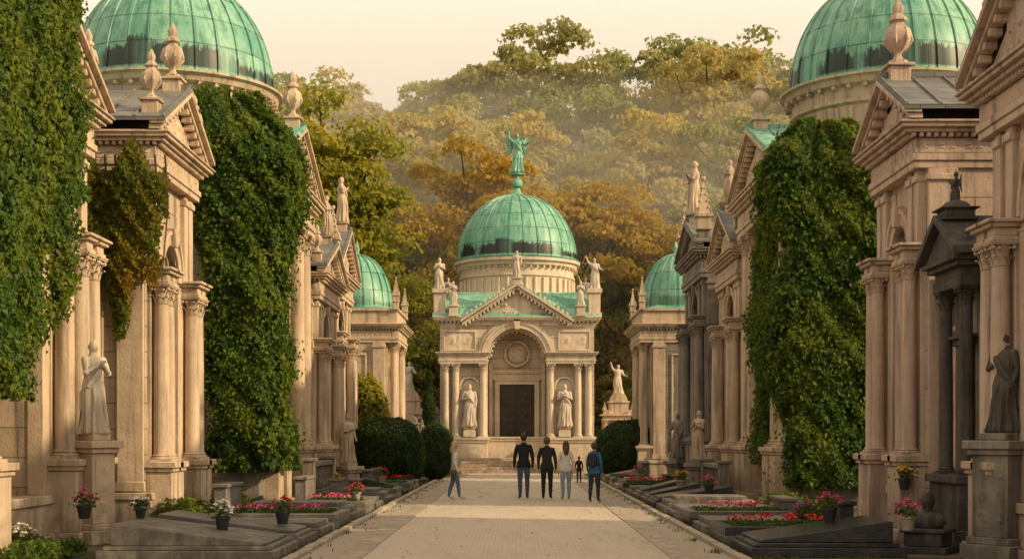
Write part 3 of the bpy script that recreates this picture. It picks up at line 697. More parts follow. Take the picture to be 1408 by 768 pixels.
# ------------------------------------------------------------ chapel
def chapel():
    B=Bld('domed_chapel',Matrix.Translation((.03,68,0))); w=B.p('walls',PALEW); t=B.p('trim',PALE); c=B.p('columns',PALE); o=B.p('reliefs',PALE); s=B.p('statues',MARBLE); rf=B.p('roof',COPR); d=B.p('door',BRONZE)
    st=B.p('base',CREAM)
    t.mold(-3.8,3.8,.55,9.5,0,[(.3,.14),(1.2,.05),(.12,.1),(.08,.15)])
    for i in range(5): st.box(-2.75+.03*i,2.75-.03*i,-1.75+i*.32,.2,i*.14,(i+1)*.14)
    st.box(-1.42,1.42,.2,1.7,0,.7)
    for sd in(-1,1):
        a,b=sorted((sd*1.40,sd*3.85)); t.mold(a,b,-.12,.6,0,[(.35,.10),(1.07,.0),(.12,.05),(.13,.10)])
        o.relief(a+.2,b-.2,.5,1.3,-.125,.03,.5)
    w.box(-3.7,3.7,1.7,9.4,1.6,7.0)
    w.archwall(-3.7,3.7,1.67,7.0,0,1.42,5.5,.35,1.7,24)
    for r0,r1,y in ((1.40,1.62,.25),(1.62,1.72,.20),(1.72,1.86,.26)): t.ring(0,5.5,r0,r1,y,.37,30)
    for i in range(17):
        a=pi*(i+.5)/17; x,z=-1.27*math.cos(a),5.5+1.27*math.sin(a)
        t.ell((x,.8,z),(.07,.1,.07),8,6)
    t.ring(0,5.5,1.3,1.42,.6,1.0,24)
    t.prism([(-.1,6.84),(.1,6.84),(.18,7.4),(-.18,7.4)],.1,.36)
    for sd in(-1,1):
        for x in(3.42,2.93,1.62): 
            c.column(sd*x,.12,1.67,5.2,.165,20); t.box(sd*x-.15,sd*x+.15,.27,.34,1.67,5.19)
        a,b=sorted((sd*1.40,sd*3.75)); t.mold(a,b,-.06,.5,5.2,[(.1,.0),(.1,.03)]); t.box(a+.0,b,-.04,.5,5.4,5.58)
        t.mold(a,b,-.06,.5,5.58,[(.06,.05),(.06,.12),(.05,.16)])
        t.ring(sd*2.28,4.1,.40,.5,.24,.36,14); t.box(sd*2.28-.5,sd*2.28-.40,.27,.36,1.8,4.1); t.box(sd*2.28+.40,sd*2.28+.5,.27,.36,1.8,4.1)
        d2=B.p('niche_back',PALE); d2.lathe(sd*2.28,.36,[(.39,1.75),(.39,4.1),(.34,4.3),(.2,4.45),(.02,4.5)],14,sy=.05)  # shallow round-topped panel of pale stone behind the niche figure
        t.mold(sd*2.28-.25,sd*2.28+.25,-.05,.35,1.7,[(.3,.04),(.1,.0),(.08,.05)])
        s.robed(sd*2.28,.05,2.18,2.05,0,0 if sd<0 else 2,11+sd)
        a,b=sorted((sd*2.05,sd*3.45)); t.box(a-.08,b+.08,.28,.35,5.83,5.9); t.box(a-.08,b+.08,.28,.35,6.72,6.79); t.box(a-.08,a-.01,.28,.35,5.9,6.72); t.box(b+.01,b+.08,.28,.35,5.9,6.72)
        o.relief(a+.02,b-.02,5.93,6.7,.345,.07,.75)
    t.mold(-3.7,3.7,.35,9.4,7.0,[(.07,.03),(.07,.06)])
    t.dent(-3.8,3.8,.18,.32,7.14,7.24,.2,.12); t.denty(.3,9.3,-3.88,-3.72,7.14,7.24,.2,.12); t.denty(.3,9.3,3.72,3.88,7.14,7.24,.2,.12)
    t.mold(-3.7,3.7,.35,9.4,7.24,[(.08,.25),(.08,.32),(.05,.36)])
    ex=2.62; zg=7.0; gh=1.75
    w.prism([(-2.4,7.05),(2.4,7.05),(0,zg+gh)],.22,4)
    for sd in(-1,1):
        t.prism([(sd*ex,zg),(0,zg+gh),(0,zg+gh+.16),(sd*ex,zg+.16)][::-sd],-.02,.5)
        t.prism([(sd*(ex+.08),zg+.16),(0,zg+gh+.16),(0,zg+gh+.28),(sd*(ex+.08),zg+.28)][::-sd],-.14,.5)
        for i in range(1,15):
            u=i/15; X=sd*ex*(1-u); Z=zg+gh*u; t.box(X-.05,X+.05,-.05,.22,Z-.13,Z+.01)
        rf.prism([(sd*(ex+.05),zg+.28),(0,zg+gh+.28),(0,zg+gh+.33),(sd*(ex+.05),zg+.33)][::-sd],-.10,4.2)
        for i in range(1,12):
            u=i/12; X=sd*ex*(1-u); Z=zg+gh*u+.30; t.ell((X,.0,Z+.09),(.07,.05,.13),8,6)
    o.relief(-.75,.75,7.42,8.35,.215,.07,.4,mask=lambda u,v:(v-zg)<gh*(1-abs(u)/ex)-.2)
    rf.frus((-4.05,4.05,.02,9.7),7.455,(-3.2,3.2,1.5,8.4),8.75)
    for sd in(-1,1):
        for (yy) in (.5,9.0):
            t.acroped(sd*3.72,yy,7.45,.62,1.35); s.robed(sd*3.72,yy,8.8,1.5,0,(0,1,2)[(int(yy)+sd)%3],20+sd)
        t.acroped(sd*3.05,.15,7.45,.45,.55); s.robed(sd*3.05,.15,8.0,1.15,0,2,30+sd)
    t.acroped(0,.1,8.95,.45,.35); s.robed(0,.1,9.3,1.3,0,0,44)
    cy=4.6; r=2.95
    u=B.p('drum',PALE)
    u.lathe(0,cy,[(r*1.12,7.6),(r*1.12,8.7),(r*1.08,8.78),(r*.97,8.8),(r*.97,9.6),(r*1.0,9.63),(r*1.0,9.72),(r*.98,9.74),(r*.98,10.12),(r*1.03,10.16),(r*1.04,10.3),(r*1.09,10.36),(r*1.09,10.5),(r*1.04,10.55)],72)
    for k in range(56):
        a=2*pi*k/56; ca,sa=math.cos(a),math.sin(a)
        u.tube([(r*.96*ca,cy+r*.96*sa,10.06),(r*1.05*ca,cy+r*1.05*sa,10.08)],[.07,.05],4)
    for k in range(40):
        a=2*pi*k/40; ca,sa=math.cos(a),math.sin(a)
        u.tube([(r*.985*ca,cy+r*.985*sa,8.82),(r*.985*ca,cy+r*.985*sa,9.55)],[.07,.06],6)
    dz=4.25; d.box(-.85,.85,1.58,1.68,.7,dz)
    for sd in(-1,1):
        for (za,zb) in((.04,.2),(.23,.45),(.48,.70),(.73,.96)):
            H=dz-.7; a,b=sorted((sd*.08,sd*.76)); d.box(a,b,1.54,1.58,.7+H*za,.7+H*zb); d.ell(((a+b)/2,1.54,.7+H*(za+zb)/2),(.13,.04,.16),10,6)
            d.box(a,a+.05,1.52,1.545,.7+H*za,.7+H*zb); d.box(b-.05,b,1.52,1.545,.7+H*za,.7+H*zb)
        a,b=sorted((sd*.85,sd*1.08)); t.box(a,b,1.5,1.68,.7,dz); a,b=sorted((sd*1.2,sd*1.38)); t.box(a,b,1.5,1.68,.7,5.3)
    t.mold(-1.08,1.08,1.5,1.68,dz,[(.18,0),(.06,.04)]); t.mold(-1.3,1.3,1.5,1.68,dz+.24,[(.3,-.1),(.08,.02),(.07,.05)])
    t.ring(0,5.75,.52,.66,1.55,1.68,30,0,2*pi); t.ring(0,5.75,.42,.45,1.6,1.68,30,0,2*pi)
    for i in range(28):
        a=2*pi*i/28; t.ell((.59*math.cos(a),1.53,5.75+.59*math.sin(a)),(.075,.07,.075),7,5)
    o.relief(-.36,.36,5.39,6.11,1.67,.06,.36)
    e=B.done()
    dome(e,(.03,68+cy,10.58),3.02,3.35,26,copper('patina_copper_chapel_dome',26,True,1.0,3.0))
    mb=MB(Matrix.Translation((.03,68+cy,13.9)))
    mb.lathe(0,0,[(.5,-.06),(.42,.1),(.24,.2),(.14,.45),(.26,.55),(.3,.72),(.24,.88),(.11,.95),(.1,1.1),(.34,1.14),(.34,1.2),(.1,1.24)],18)
    mb.robed(0,0,1.22,2.05,0,3,5,True); make_obj('angel_statue',mb.v,mb.f,[CSTAT],e)
chapel()
def monument(name,x,y,w,h,mat,seed,statue=True,side=0):
    B=Bld(name,Matrix.Translation((x,y,0))); t=B.p('trim',mat); c=B.p('columns',mat)
    t.mold(-w/2,w/2,0,1.0,0,[(.25,.2),(.5,.1),(.1,.15)]); t.box(-w/2,w/2,.2,1.0,.85,h*.72)
    for x_ in(-w/2+.14,0,w/2-.14): c.column(x_,.02,.85,h*.66,.1,12)
    B.p('reliefs',mat).relief(-w/2+.25,w/2-.25,1.2,h*.6,.195,.08,.5,seed=seed)
    t.mold(-w/2,w/2,-.1,1.0,h*.66,[(.1,.03),(.12,.0),(.08,.12)])
    t.mold(-w*.3,w*.3,.1,.8,h*.66+.3,[(h*.15,.0),(.08,.06)])
    t.ring(0,h*.66+.38+h*.15,.0,w*.27,.12,.75,14)
    for sd in(-1,1): t.ring(sd*w*.36,h*.66+.3,.02,w*.13,.0,.6,12); c.urn(sd*w*.43,.2,h*.66+.3,.6)
    if statue: B.p('statue',MARBLE).robed(0,.4,h*.66+.38+h*.15+w*.2,1.5,R.uniform(-.4,.4),1,seed)
    B.done()
monument('sculpted_monument',-5.3,70,1.9,3.9,CREAM,3)
monument('sculpted_monument',5.05,70,1.6,3.8,CREAM,4)
monument('sculpted_monument',-4.4,74,1.5,3.2,GREY,8,False)
monument('sculpted_monument',-4.85,63.8,1.4,2.4,GREY,5,False)

# ------------------------------------------------------------ free standing statues
def on_pedestal(name,x,y,ph,pw,sh,mat,pmat,yaw,arm,seed,wings=False):
    B=Bld(name,Matrix.Translation((x,y,0))@Matrix.Rotation(yaw,4,'Z')); t=B.p('base',pmat); q=pw/2
    z=t.mold(-q,q,-q,q,0,[(.22,.12),(.1,.06),(ph-.62,.0),(.08,.05),(.12,.1)]); t.box(-q*.8,q*.8,-q*.8,q*.8,z,z+.1)
    B.p('figure',mat).robed(0,0,z+.1,sh,0,arm,seed,wings); B.p('reliefs',pmat).relief(-q+.06,q-.06,.45,ph-.4,-q-.004,.03,.3)
    B.done()
on_pedestal('marble_statue',-6.74,22.7,1.74,.46,1.5,MARBLE,CREAM,1.0,2,3)
on_pedestal('blackened_statue',6.75,19.7,1.75,.6,1.4,DARK,GREY,-1.0,0,8,False)
on_pedestal('stone_statue',-5.15,43.6,.9,.5,1.5,CREAM,CREAM,.9,0,14)
on_pedestal('stone_statue',5.55,43.2,1.0,.5,1.5,CREAM,GREY,-.9,2,15)
on_pedestal('stone_statue',5.45,48.2,1.0,.5,1.5,GREY,GREY,-.9,0,16)
def bust(x,y):
    B=Bld('stone_bust',Matrix.Translation((x,y,0))@Matrix.Rotation(-.6,4,'Z')); t=B.p('base',DARK); t.mold(-.28,.28,-.25,.25,0,[(.1,.08),(.2,0),(.06,.05)])
    f=B.p('figure',DARK); f.ell((0,0,.47),(.27,.17,.16),16,8); f.tube([(0,0,.5),(0,-.01,.68)],[.09,.065],10)
    f.ell((0,-.02,.76),(.095,.115,.135),18,12,lambda d:1+(.18*math.exp(-((d.z+.1)/.22)**2) if d.y<-.75 and abs(d.x)<.25 else 0)+(.08 if d.y>-.1 or d.z>.5 else 0)+(.1 if d.y<-.3 and d.z<-.55 else 0))
    B.done()
bust(6.05,20.9)
def bal(name,side,x,ya,yb,h=.95,mat=GREY):
    B=Bld(name); t=B.p('trim',mat); a,b=sorted((x,x-side*-.22))
    t.box(a-.05,b+.05,ya,yb,0,.22); t.box(a-.04,b+.04,ya,yb,h-.12,h)
    n=int((yb-ya)/.26); c=B.p('balusters',mat)
    for i in range(n):
        y=ya+(i+.5)*(yb-ya)/n; c.lathe((a+b)/2,y,[(.07,.22),(.07,.27),(.04,.3),(.085,.45),(.04,.62),(.06,.68),(.07,.72),(.07,h-.12)],10)
    for y in(ya,yb): t.mold(a-.04,b+.04,y-.16,y+.16,0,[(h+.03,0),(.08,.05)])
    B.done()
bal('stone_balustrade',-1,-5.2,36.4,40.2,1.05)
bal('stone_balustrade',1,5.5,38.4,42.0,.95)

# ------------------------------------------------------------ graves
PET=[plain('petal_'+n,c,.6,60,.2) for n,c in (('pink',(.60,.08,.18)),('red',(.55,.025,.02)),('white',(.75,.7,.62)),('yellow',(.65,.4,.04)),('magenta',(.45,.03,.25)))]
PLANT=leafmat('bedding_leaves',(.06,.11,.02),(.035,.07,.015),(.08,.12,.02),.3,3)
POT=[plain('terracotta_pot',(.28,.12,.06)),plain('dark_pot',(.03,.03,.035),.4),plain('stone_pot',(.3,.25,.2))]
def flowers(parent,cx,cy,z,r,nl,nf,pet,h=.2):
    P=NR.normal(0,.45,(nl,3))*[r,r,h*.5]+[cx,cy,z+h*.35]; N=P-[cx,cy,z-.1]
    leaf_mesh('leaves',P,N,.055,PLANT,parent,droop=0)
    C=NR.uniform(-1,1,(nf,2)); Pn=[];Nn=[]
    for a,b in C:
        q=math.hypot(a,b); 
        c0=np.array([cx+a*r*.85,cy+b*r*.85,z+h*(.95-.45*q*q)+R.uniform(-.02,.03)])
        for k in range(7):
            an=k*2*pi/7; Pn.append(c0+[.02*math.cos(an),.02*math.sin(an),.004]); Nn.append([math.cos(an)*.6,math.sin(an)*.6,1])
        Pn.append(c0+[0,0,.015]); Nn.append([0,0,1])
    leaf_mesh('petals',np.array(Pn),np.array(Nn),.045,PET[pet],parent,droop=0,asp=1,jit=.25)
def flowerpot(x,y,z,s=.16,pet=0,pot=0):
    s*=.8
    B=Bld('flower_pot',Matrix.Translation((x,y,z))); B.p('pot',POT[pot]).lathe(0,0,[(s*.6,0),(s*.85,s*1.3),(s*.95,s*1.3),(s*.95,s*1.55),(s*.82,s*1.55),(s*.8,s*1.4)],16); e=B.done()
    flowers(e,x,y,z+s*1.5,s*1.6,120,20,pet,s*1.8)
def lantern(x,y,z,s=.22):
    B=Bld('grave_lantern',Matrix.Translation((x,y,z))); m=B.p('frame',BLACKG)
    m.box(-s*.3,s*.3,-s*.3,s*.3,0,s*.12)
    for a in(-1,1):
        for b in(-1,1): m.box(a*s*.25-.008,a*s*.25+.008,b*s*.25-.008,b*s*.25+.008,s*.12,s*.9)
    m.frus((-s*.33,s*.33,-s*.33,s*.33),s*.9,(-s*.06,s*.06,-s*.06,s*.06),s*1.2)
    B.p('candle',PET[1]).lathe(0,0,[(s*.17,s*.12),(s*.17,s*.6),(s*.1,s*.65)],12); B.done()
def grave(side,xa,xb,ya,yb,kind,mat,mat2,fl=False):
    x0,x1=sorted((xa,xb)); B=Bld('grave'); t=B.p('base',mat); s=B.p('slab',mat2)
    t.box(x0,x1,ya,yb,0,.14); 
    if kind==0:
        t.box(x0+.08,x1-.08,ya+.08,yb-.08,.14,.2)
        lo,hi=.24,.5; zl,zr=(hi,lo) if side<0 else (lo,hi)
        a,b,c,d_=x0+.16,x1-.16,ya+.16,yb-.16
        s.add([(a,c,.2),(b,c,.2),(b,d_,.2),(a,d_,.2),(a,c,zl),(b,c,zr),(b,d_,zr),(a,d_,zl)],[(0,3,2,1),(4,5,6,7),(0,1,5,4),(1,2,6,5),(2,3,7,6),(3,0,4,7)])
    elif kind==1:
        for (p0,p1,q0,q1) in ((x0,x1,ya,ya+.16),(x0,x1,yb-.16,yb),(x0,x0+.16,ya+.16,yb-.16),(x1-.16,x1,ya+.16,yb-.16)): s.box(p0,p1,q0,q1,.14,.28)
        B.p('soil',SOIL).box(x0+.15,x1-.15,ya+.15,yb-.15,.14,.22)
    elif kind==2:
        s.box(x0+.12,x1-.12,ya+.12,yb-.12,.14,.27); t.box(x0+.3,x1-.3,ya+.28,yb-.28,.27,.36)
    elif kind==3:
        s.box(x0+.1,x1-.1,ya+.1,yb-.1,.14,.24)
    hx0,hx1=(x0+.1,x0+.34) if side<0 else (x1-.34,x1-.1)
    hh=R.choice((.45,.6,.75)) if kind==1 else (R.choice((0,0,.55)) if kind==2 else 0)
    if hh:
        s.box(hx0,hx1,ya+.25,yb-.25,.14,hh); s.box(hx0-.04,hx1+.04,ya+.2,yb-.2,hh,hh+.07)
    e=B.done(.012)
    if kind==1:
        n=700; P=np.stack([NR.uniform(x0+.2,x1-.2,n),NR.uniform(ya+.2,yb-.2,n),NR.uniform(.2,.32,n)],1)
        leaf_mesh('leaves',P,np.tile([0,0,1.],(n,1)),.07,PLANT,e,droop=0,jit=.8)
        if fl:
            C=[];NN=[]
            for i in range(30):
                cx,cy=R.uniform(x0+.3,x1-.3),R.uniform(ya+.3,yb-.3)
                for k in range(7): C.append([cx+R.gauss(0,.035),cy+R.gauss(0,.035),.36+R.uniform(0,.06)]); NN.append([R.gauss(0,.5),R.gauss(0,.5),1])
            leaf_mesh('petals',np.array(C),np.array(NN),.055,PET[R.randint(0,1)],e,droop=0,asp=1)
    return e
sets=[(GRAN,GRAN),(GRAN,BLACKG),(CREAM,GRAN),(GREY,GREY),(BLACKG,BLACKG)]
Lg=[(19.4,21.6,0,GREY,GREY,0),(22.0,23.6,0,GREY,GRAN,0),(24.2,25.8,3,GREY,GREY,0),(26.3,28.2,1,GRAN,GRAN,1),(28.9,30.6,2,GREY,GREY,0),(31.2,33.0,1,GREY,GREY,1),(33.6,35.3,3,GRAN,GRAN,0)]
for (a,b,k,m1,m2,f) in Lg: grave(-1,-3.3,-5.75 if a<31 else -5.0,a,b,k,m1,m2,f)
Rg=[(20.0,22.0,0,BLACKG,BLACKG,0),(22.5,24.3,1,GRAN,BLACKG,1),(24.9,26.6,3,GREY,GREY,0),(27.2,29.0,1,BLACKG,GRAN,1),(29.6,31.3,3,GRAN,GRAN,0),(31.9,33.6,2,GREY,GREY,0),(34.2,36.0,0,BLACKG,BLACKG,0)]
for (a,b,k,m1,m2,f) in Rg: grave(1,3.3,5.5 if a<33 else 5.4,a,b,k,m1,m2,f)
y=36.6
while y<62:
    for sd in(-1,1):
        L=R.uniform(1.3,1.8); a,b=R.choice(sets)
        if sd<0 and 47.0<y<56.8: continue
        if sd>0 and 55.0<y<59.5: continue
        grave(sd,sd*3.3,sd*R.uniform(4.6,5.05),y,y+L,R.choice((0,1,2,3)),a,b,R.random()<.6)
    y+=2.5
for (x,yy,z,s,p,q) in [(-6.35,20.9,.5,.16,0,1),(-5.55,21.0,.5,.12,2,1),(-4.3,20.8,.34,.16,2,1),(-3.75,22.8,.3,.17,1,1),(-3.6,31.9,.27,.16,1,2),(-4.7,37,.3,.17,3,0),
                      (4.75,21.6,.42,.17,0,1),(5.2,23.3,.3,.17,1,1),(5.0,24.7,.15,.17,4,1),(5.45,19.8,.4,.16,0,2),(6.25,22.9,.85,.15,3,1),(4.6,34,.35,.17,0,1),(4.4,38,.3,.2,3,2),(3.9,45,.3,.2,0,2),(-4,42,.3,.2,1,2),(-6.9,19.7,.0,.2,2,2)]:
    flowerpot(x,yy,z,s,p,q)
for (x,yy,z) in [(-4.9,23.9,.0),(4.0,24.6,.0),(5.2,26.8,.0)]: lantern(x,yy,z,.26)
def bed(name,x0,x1,y0,y1,n,h,mat,size=.1):
    e=empty(name); X=NR.uniform(x0,x1,n);Y=NR.uniform(y0,y1,n); 
    Z=h*(.35+.65*np.clip(wob(X,Y,X*0)+.5,0,1))*NR.uniform(.2,1,n)
    leaf_mesh('leaves',np.stack([X,Y,Z],1),np.tile([0,-.3,1.],(n,1)),size,mat,e,droop=0,jit=.8)
bed('ground_ivy',-6.5,-5.8,25.2,32,6000,.6,IVY,.08); bed('ground_ivy',5.55,6.3,27,33,5000,.45,IVY,.08); bed('ground_ivy',-7.2,-6.2,18,20.6,2500,.35,IVY,.08)
def tufts(x0,x1,y0,y1,n,th=.05):
    P=np.stack([NR.uniform(x0,x1,n),NR.uniform(y0,y1,n),NR.uniform(.0,.04,n)],1); k=wob(P[:,0]*3,P[:,1]*1.5,P[:,2])>th; P=P[k]
    N=NR.normal(0,1,(len(P),3)); N[:,2]*=.1
    return P,N
gm=leafmat('grass_blades',(.09,.13,.02),(.06,.09,.018),(.12,.14,.03),.3,3)
PN=[tufts(a,b,18,60,22000) for a,b in ((-5.6,-3.15),(3.15,5.4))]+[tufts(a,b,18,60,3000,.4) for a,b in((-3.0,-2.7),(2.7,3.0))]
leaf_mesh('grass',np.concatenate([p for p,_ in PN]),np.concatenate([n for _,n in PN]),.07,gm,asp=.3,droop=-1.2,jit=.1)
# scattered fallen autumn leaves on the paving
n=420; X=NR.uniform(-3.0,3.0,n); X=np.sign(X)*np.abs(X/3)**.5*3; P=np.stack([X,NR.uniform(18,64,n),np.full(n,.03)],1)
leaf_mesh('fallen_leaves',P,np.tile([0,0,1.],(n,1)),.06,TREEG,droop=0,jit=.15)

# ------------------------------------------------------------ clipped bushes, cypress, small tree
shrub('clipped_bush',(-4.5,49.6,1.15),(1.27,1.2,1.2),22000,.07,BUSH,2.4,.045,1)
shrub('clipped_bush',(-3.15,55.3,1.05),(.72,.8,1.1),9000,.07,BUSH,2.4,.045,2)
shrub('clipped_bush',(4.75,57.8,1.15),(1.5,1.3,1.2),22000,.07,BUSH,2.5,.045,3)
shrub('clipped_bush',(-4.1,52.6,.9),(.7,.7,.95),6000,.085,BUSH,2.4,.045,2)
shrub('cypress_tree',(5.75,65.0,3.4),(.55,.55,3.4),9000,.12,BUSH,2.2,.05,4,True)
shrub('cypress_tree',(-4.15,67.6,2.6),(.4,.4,2.6),5000,.12,BUSH,2.2,.05,5,True)
shrub('laurel_shrub',(-5.7,54.0,2.0),(.8,.9,1.9),5500,.16,TREEY,2.2,.12,6)
# ------------------------------------------------------------ trees
def tree_mesh(seed,h,cw,ncl,nl,ls,mat,name='tree'):
    rs=np.random.RandomState(seed); rr=random.Random(seed); mb=MB()
    tr=h*.022+.05; top=h*.42
    mb.tube([(0,0,-.4),(.1,0,h*.15),(-.1,.1,top),(.1,0,h*.75)],[tr*1.35,tr,tr*.7,tr*.2],9)
    cl=[]
    while len(cl)<ncl:
        d=rs.normal(0,1,3); d/=np.linalg.norm(d); f=rs.uniform(.35,1)**.6
        lob=1+.22*math.sin(3*math.atan2(d[1],d[0])+seed)+.15*math.sin(5*d[2]+seed)
        p=np.array([d[0]*cw*f*lob,d[1]*cw*f*lob,h*.60+d[2]*h*.40*f*(1+.10*math.sin(seed+4*d[0]))])
        if p[2]<h*.15: continue
        cl.append(p)
    for i in range(0,ncl,5):
        p=cl[i]; z0=min(top+.25*h*rr.random(),p[2]*.8); mb.tube([(0,0,z0*.8),(p[0]*.45,p[1]*.45,(z0+p[2])/2),tuple(p)],[tr*.4,tr*.22,tr*.06],5)
    per=nl//ncl; Ps=[];Ns=[]
    for p in cl:
        cr=rs.uniform(.06,.11)*h
        d=rs.normal(0,1,(per,3)); d/=np.linalg.norm(d,axis=1)[:,None]; d[:,2]=np.abs(d[:,2])*.9-.25
        q=p+d*cr*rs.uniform(.5,1.12,(per,1))*[1,1,.75]
        Ps.append(q); Ns.append(d+[0,0,.3])
    return leaf_mesh(name,np.concatenate(Ps),np.concatenate(Ns),ls,mat,obj=False,jit=.5,droop=.2,extra=(mb.v,mb.f,BARK))
forest=empty('forest')
meshes=[tree_mesh(20+i,15,[5.0,4.4,5.4,4.0,5.0][i],[110,90,120,95,110][i],17000,.34,TREE) for i in range(5)]
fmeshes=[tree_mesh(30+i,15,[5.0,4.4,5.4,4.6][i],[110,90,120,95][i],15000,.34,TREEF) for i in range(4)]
gmesh=[tree_mesh(50+i,15,[5.2,4.6][i],130,24000,.27,TREEG) for i in range(2)]
ymesh=[tree_mesh(60+i,15,[3.0,4.6][i],120,24000,.23,TREEY) for i in range(2)]
def put(me,x,y,s,rot,parent,name,sz=1):
    o=bpy.data.objects.new(name,me); col.objects.link(o); o.location=(x,y,float(hillz(x,y))-.2); o.scale=(s,s,s*sz); o.rotation_euler=(0,0,rot)
    if parent: o.parent=parent
RF=random.Random(21)
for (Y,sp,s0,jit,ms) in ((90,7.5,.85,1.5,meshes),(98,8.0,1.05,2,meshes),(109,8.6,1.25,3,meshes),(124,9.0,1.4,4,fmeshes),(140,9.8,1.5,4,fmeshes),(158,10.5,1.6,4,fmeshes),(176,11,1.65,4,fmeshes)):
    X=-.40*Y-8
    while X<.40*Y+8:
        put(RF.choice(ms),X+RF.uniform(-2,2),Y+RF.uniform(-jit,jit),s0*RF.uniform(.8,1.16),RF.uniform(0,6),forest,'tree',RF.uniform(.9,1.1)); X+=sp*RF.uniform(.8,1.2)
for (x,y,s,k) in ((-2.5,88,1.3,0),(4.8,89,1.18,1),(9.0,88,.95,0)): put(gmesh[k],x,y,s,RF.uniform(0,6),forest,'golden_tree')
for (x,y,s,k) in ((-10.0,76,1.33,0),(-7.6,82,.85,1),(-16,72,1.3,1),(15.5,82,1.1,1),(20,76,1.3,1),(11.5,86,.9,1)):
    put(ymesh[k],x,y,s,RF.uniform(0,6),None,'deciduous_tree')
for i in range(16):
    x=-17+i*2.25; put(RF.choice(meshes),x,82+RF.uniform(-1,3),RF.uniform(.32,.5),RF.uniform(0,6),forest,'tree')

# ------------------------------------------------------------ people
def cloth(name,c,r=.85): return plain(name,c,r,45,.35,.006)
SKIN=plain('skin',(.48,.27,.18),.55,30,.1)
def person(name,x,y,H,yaw,top,leg,hair,hairlen=0,stride=.0,armsw=0.0,shoe=(.05,.045,.04),female=False,bag=None,jacket=.47,armbend=.04):
    e=empty(name)
    M=Matrix.Translation((x,y,.012))@Matrix.Rotation(yaw,4,'Z')@Matrix.Scale(H,4)
    sw=.100 if not female else .086; hw=.052
    J=[];Ed=[];Rd=[];lab=[]
    def j(p,r,par=None,l='t'):
        J.append(p);Rd.append(r);lab.append(l)
        if par is not None: Ed.append((par,len(J)-1))
        return len(J)-1
    pel=j((0,0,.525),.078); sp=j((0,0,.62),.066 if female else .074,pel); ch=j((0,.0,.735),.082 if female else .09,sp); nb=j((0,-.004,.822),.046,ch); nk=j((0,.004,.862),.03,nb,'n'); hd=j((0,.01,.905),.038,nk,'n')
    for sd in(-1,1):
        f=stride*sd
        hip=j((sd*hw,0,.485),.058,pel,'l'); kn=j((sd*(hw+.004),f*.5+.012,.275),.038,hip,'l'); cf=j((sd*(hw+.004),f*.72-.004,.19),.036,kn,'l')
        an=j((sd*(hw+.004),f*1.0-.008,.05),.025,cf,'l'); to=j((sd*(hw+.014),f*1.0+.085,.02),.019,an,'s'); 
        sh=j((sd*sw,0,.795),.040,ch,'t'); el=j((sd*(sw+.036),-.012-armsw*sd*.4,.635),.030,sh,'t'); wr=j((sd*(sw+.038),armbend-armsw*sd,.50),.019,el,'t')
        ha=j((sd*(sw+.036),armbend+.012-armsw*sd*1.1,.465),.018,wr,'h')
        for q,l in((-.014,.04),(-.005,.046),(.005,.044),(.014,.034)):
            a=j((sd*(sw+.034),armbend+.012+q-armsw*sd*1.1,.442),.0058,ha,'h'); b=j((sd*(sw+.031),armbend+.016+q-armsw*sd*1.1,.442-l*.5),.0052,a,'h'); j((sd*(sw+.024),armbend+.020+q-armsw*sd*1.1,.442-l),.004,b,'h')
        a=j((sd*(sw+.022),armbend+.03-armsw*sd*1.1,.455),.006,ha,'h'); j((sd*(sw+.016),armbend+.036-armsw*sd*1.1,.432),.0048,a,'h')
    me=bpy.data.meshes.new('tmp'); me.from_pydata(J,Ed,[]); me.update()
    o=bpy.data.objects.new('tmp',me); col.objects.link(o)
    m=o.modifiers.new('s','SKIN'); 
    sv=me.skin_vertices[0].data
    for i,r in enumerate(Rd): sv[i].radius=(r,r); sv[i].use_root=(i==0)
    m.use_smooth_shade=True
    ss=o.modifiers.new('u','SUBSURF'); ss.levels=2; ss.render_levels=2
    dg=bpy.context.evaluated_depsgraph_get(); ev=o.evaluated_get(dg); em=bpy.data.meshes.new_from_object(ev)
    V=[v.co.copy() for v in em.vertices]; F=[tuple(p.vertices) for p in em.polygons]
    bpy.data.objects.remove(o)
    Jv=[Vector(q) for q in J]
    def near(p):
        best=9;bl='t'
        for a,b in Ed:
            A,Bq=Jv[a],Jv[b]; ab=Bq-A; t=max(0,min(1,(p-A).dot(ab)/max(1e-9,ab.dot(ab)))); dd=(p-(A+ab*t)).length-(Rd[a]*(1-t)+Rd[b]*t)
            if dd<best: best=dd; bl=lab[b]
        return bl
    mi=[]
    for f in F:
        cc=sum((V[i] for i in f),Vector())/len(f); l=near(cc)
        if l=='t' or (l=='l' and cc.z>jacket): k=0
        elif l=='l': k=1
        elif l=='s': k=3
        else: k=2
        if l=='l' and cc.z<.045: k=3
        if l=='n' and cc.z<.838: k=0
        if l=='h' and cc.z>.478: k=0
        mi.append(k)
    V2=[]
    for v in V:
        v=v.copy()
        if abs(v.x)<sw+.01 and .44<v.z<.83: v.y*=.80
        if abs(v.x)<.11 and jacket<v.z<jacket+.12:
            k=1.10+.06*(1-(v.z-jacket)/.12); v.x*=k; v.y*=k
        n=.0035*math.sin(v.z*95+v.x*40)*(1 if v.z<.84 else 0); v.y+=n
        if v.z<.0: v.z=.0
        V2.append(tuple(M@v))
    mats=[cloth('jacket_cloth',top),cloth('trouser_cloth',leg),SKIN,cloth('shoe_leather',shoe,.5)]
    make_obj('body',V2,F,mats,e,mi,angle=180)
    hm=MB(M)
    def hf(d):
        q=1.0
        if d.y>.6 and abs(d.x)<.25: q+=.17*math.exp(-((d.z+.12)/.2)**2)*(1-abs(d.x)/.25)
        if d.y>.5 and abs(d.x)<.35 and abs(d.z+.5)<.09: q+=.05
        return q
    hm.ell((0,.008,.932),(.043,.054,.066),24,18,hf)
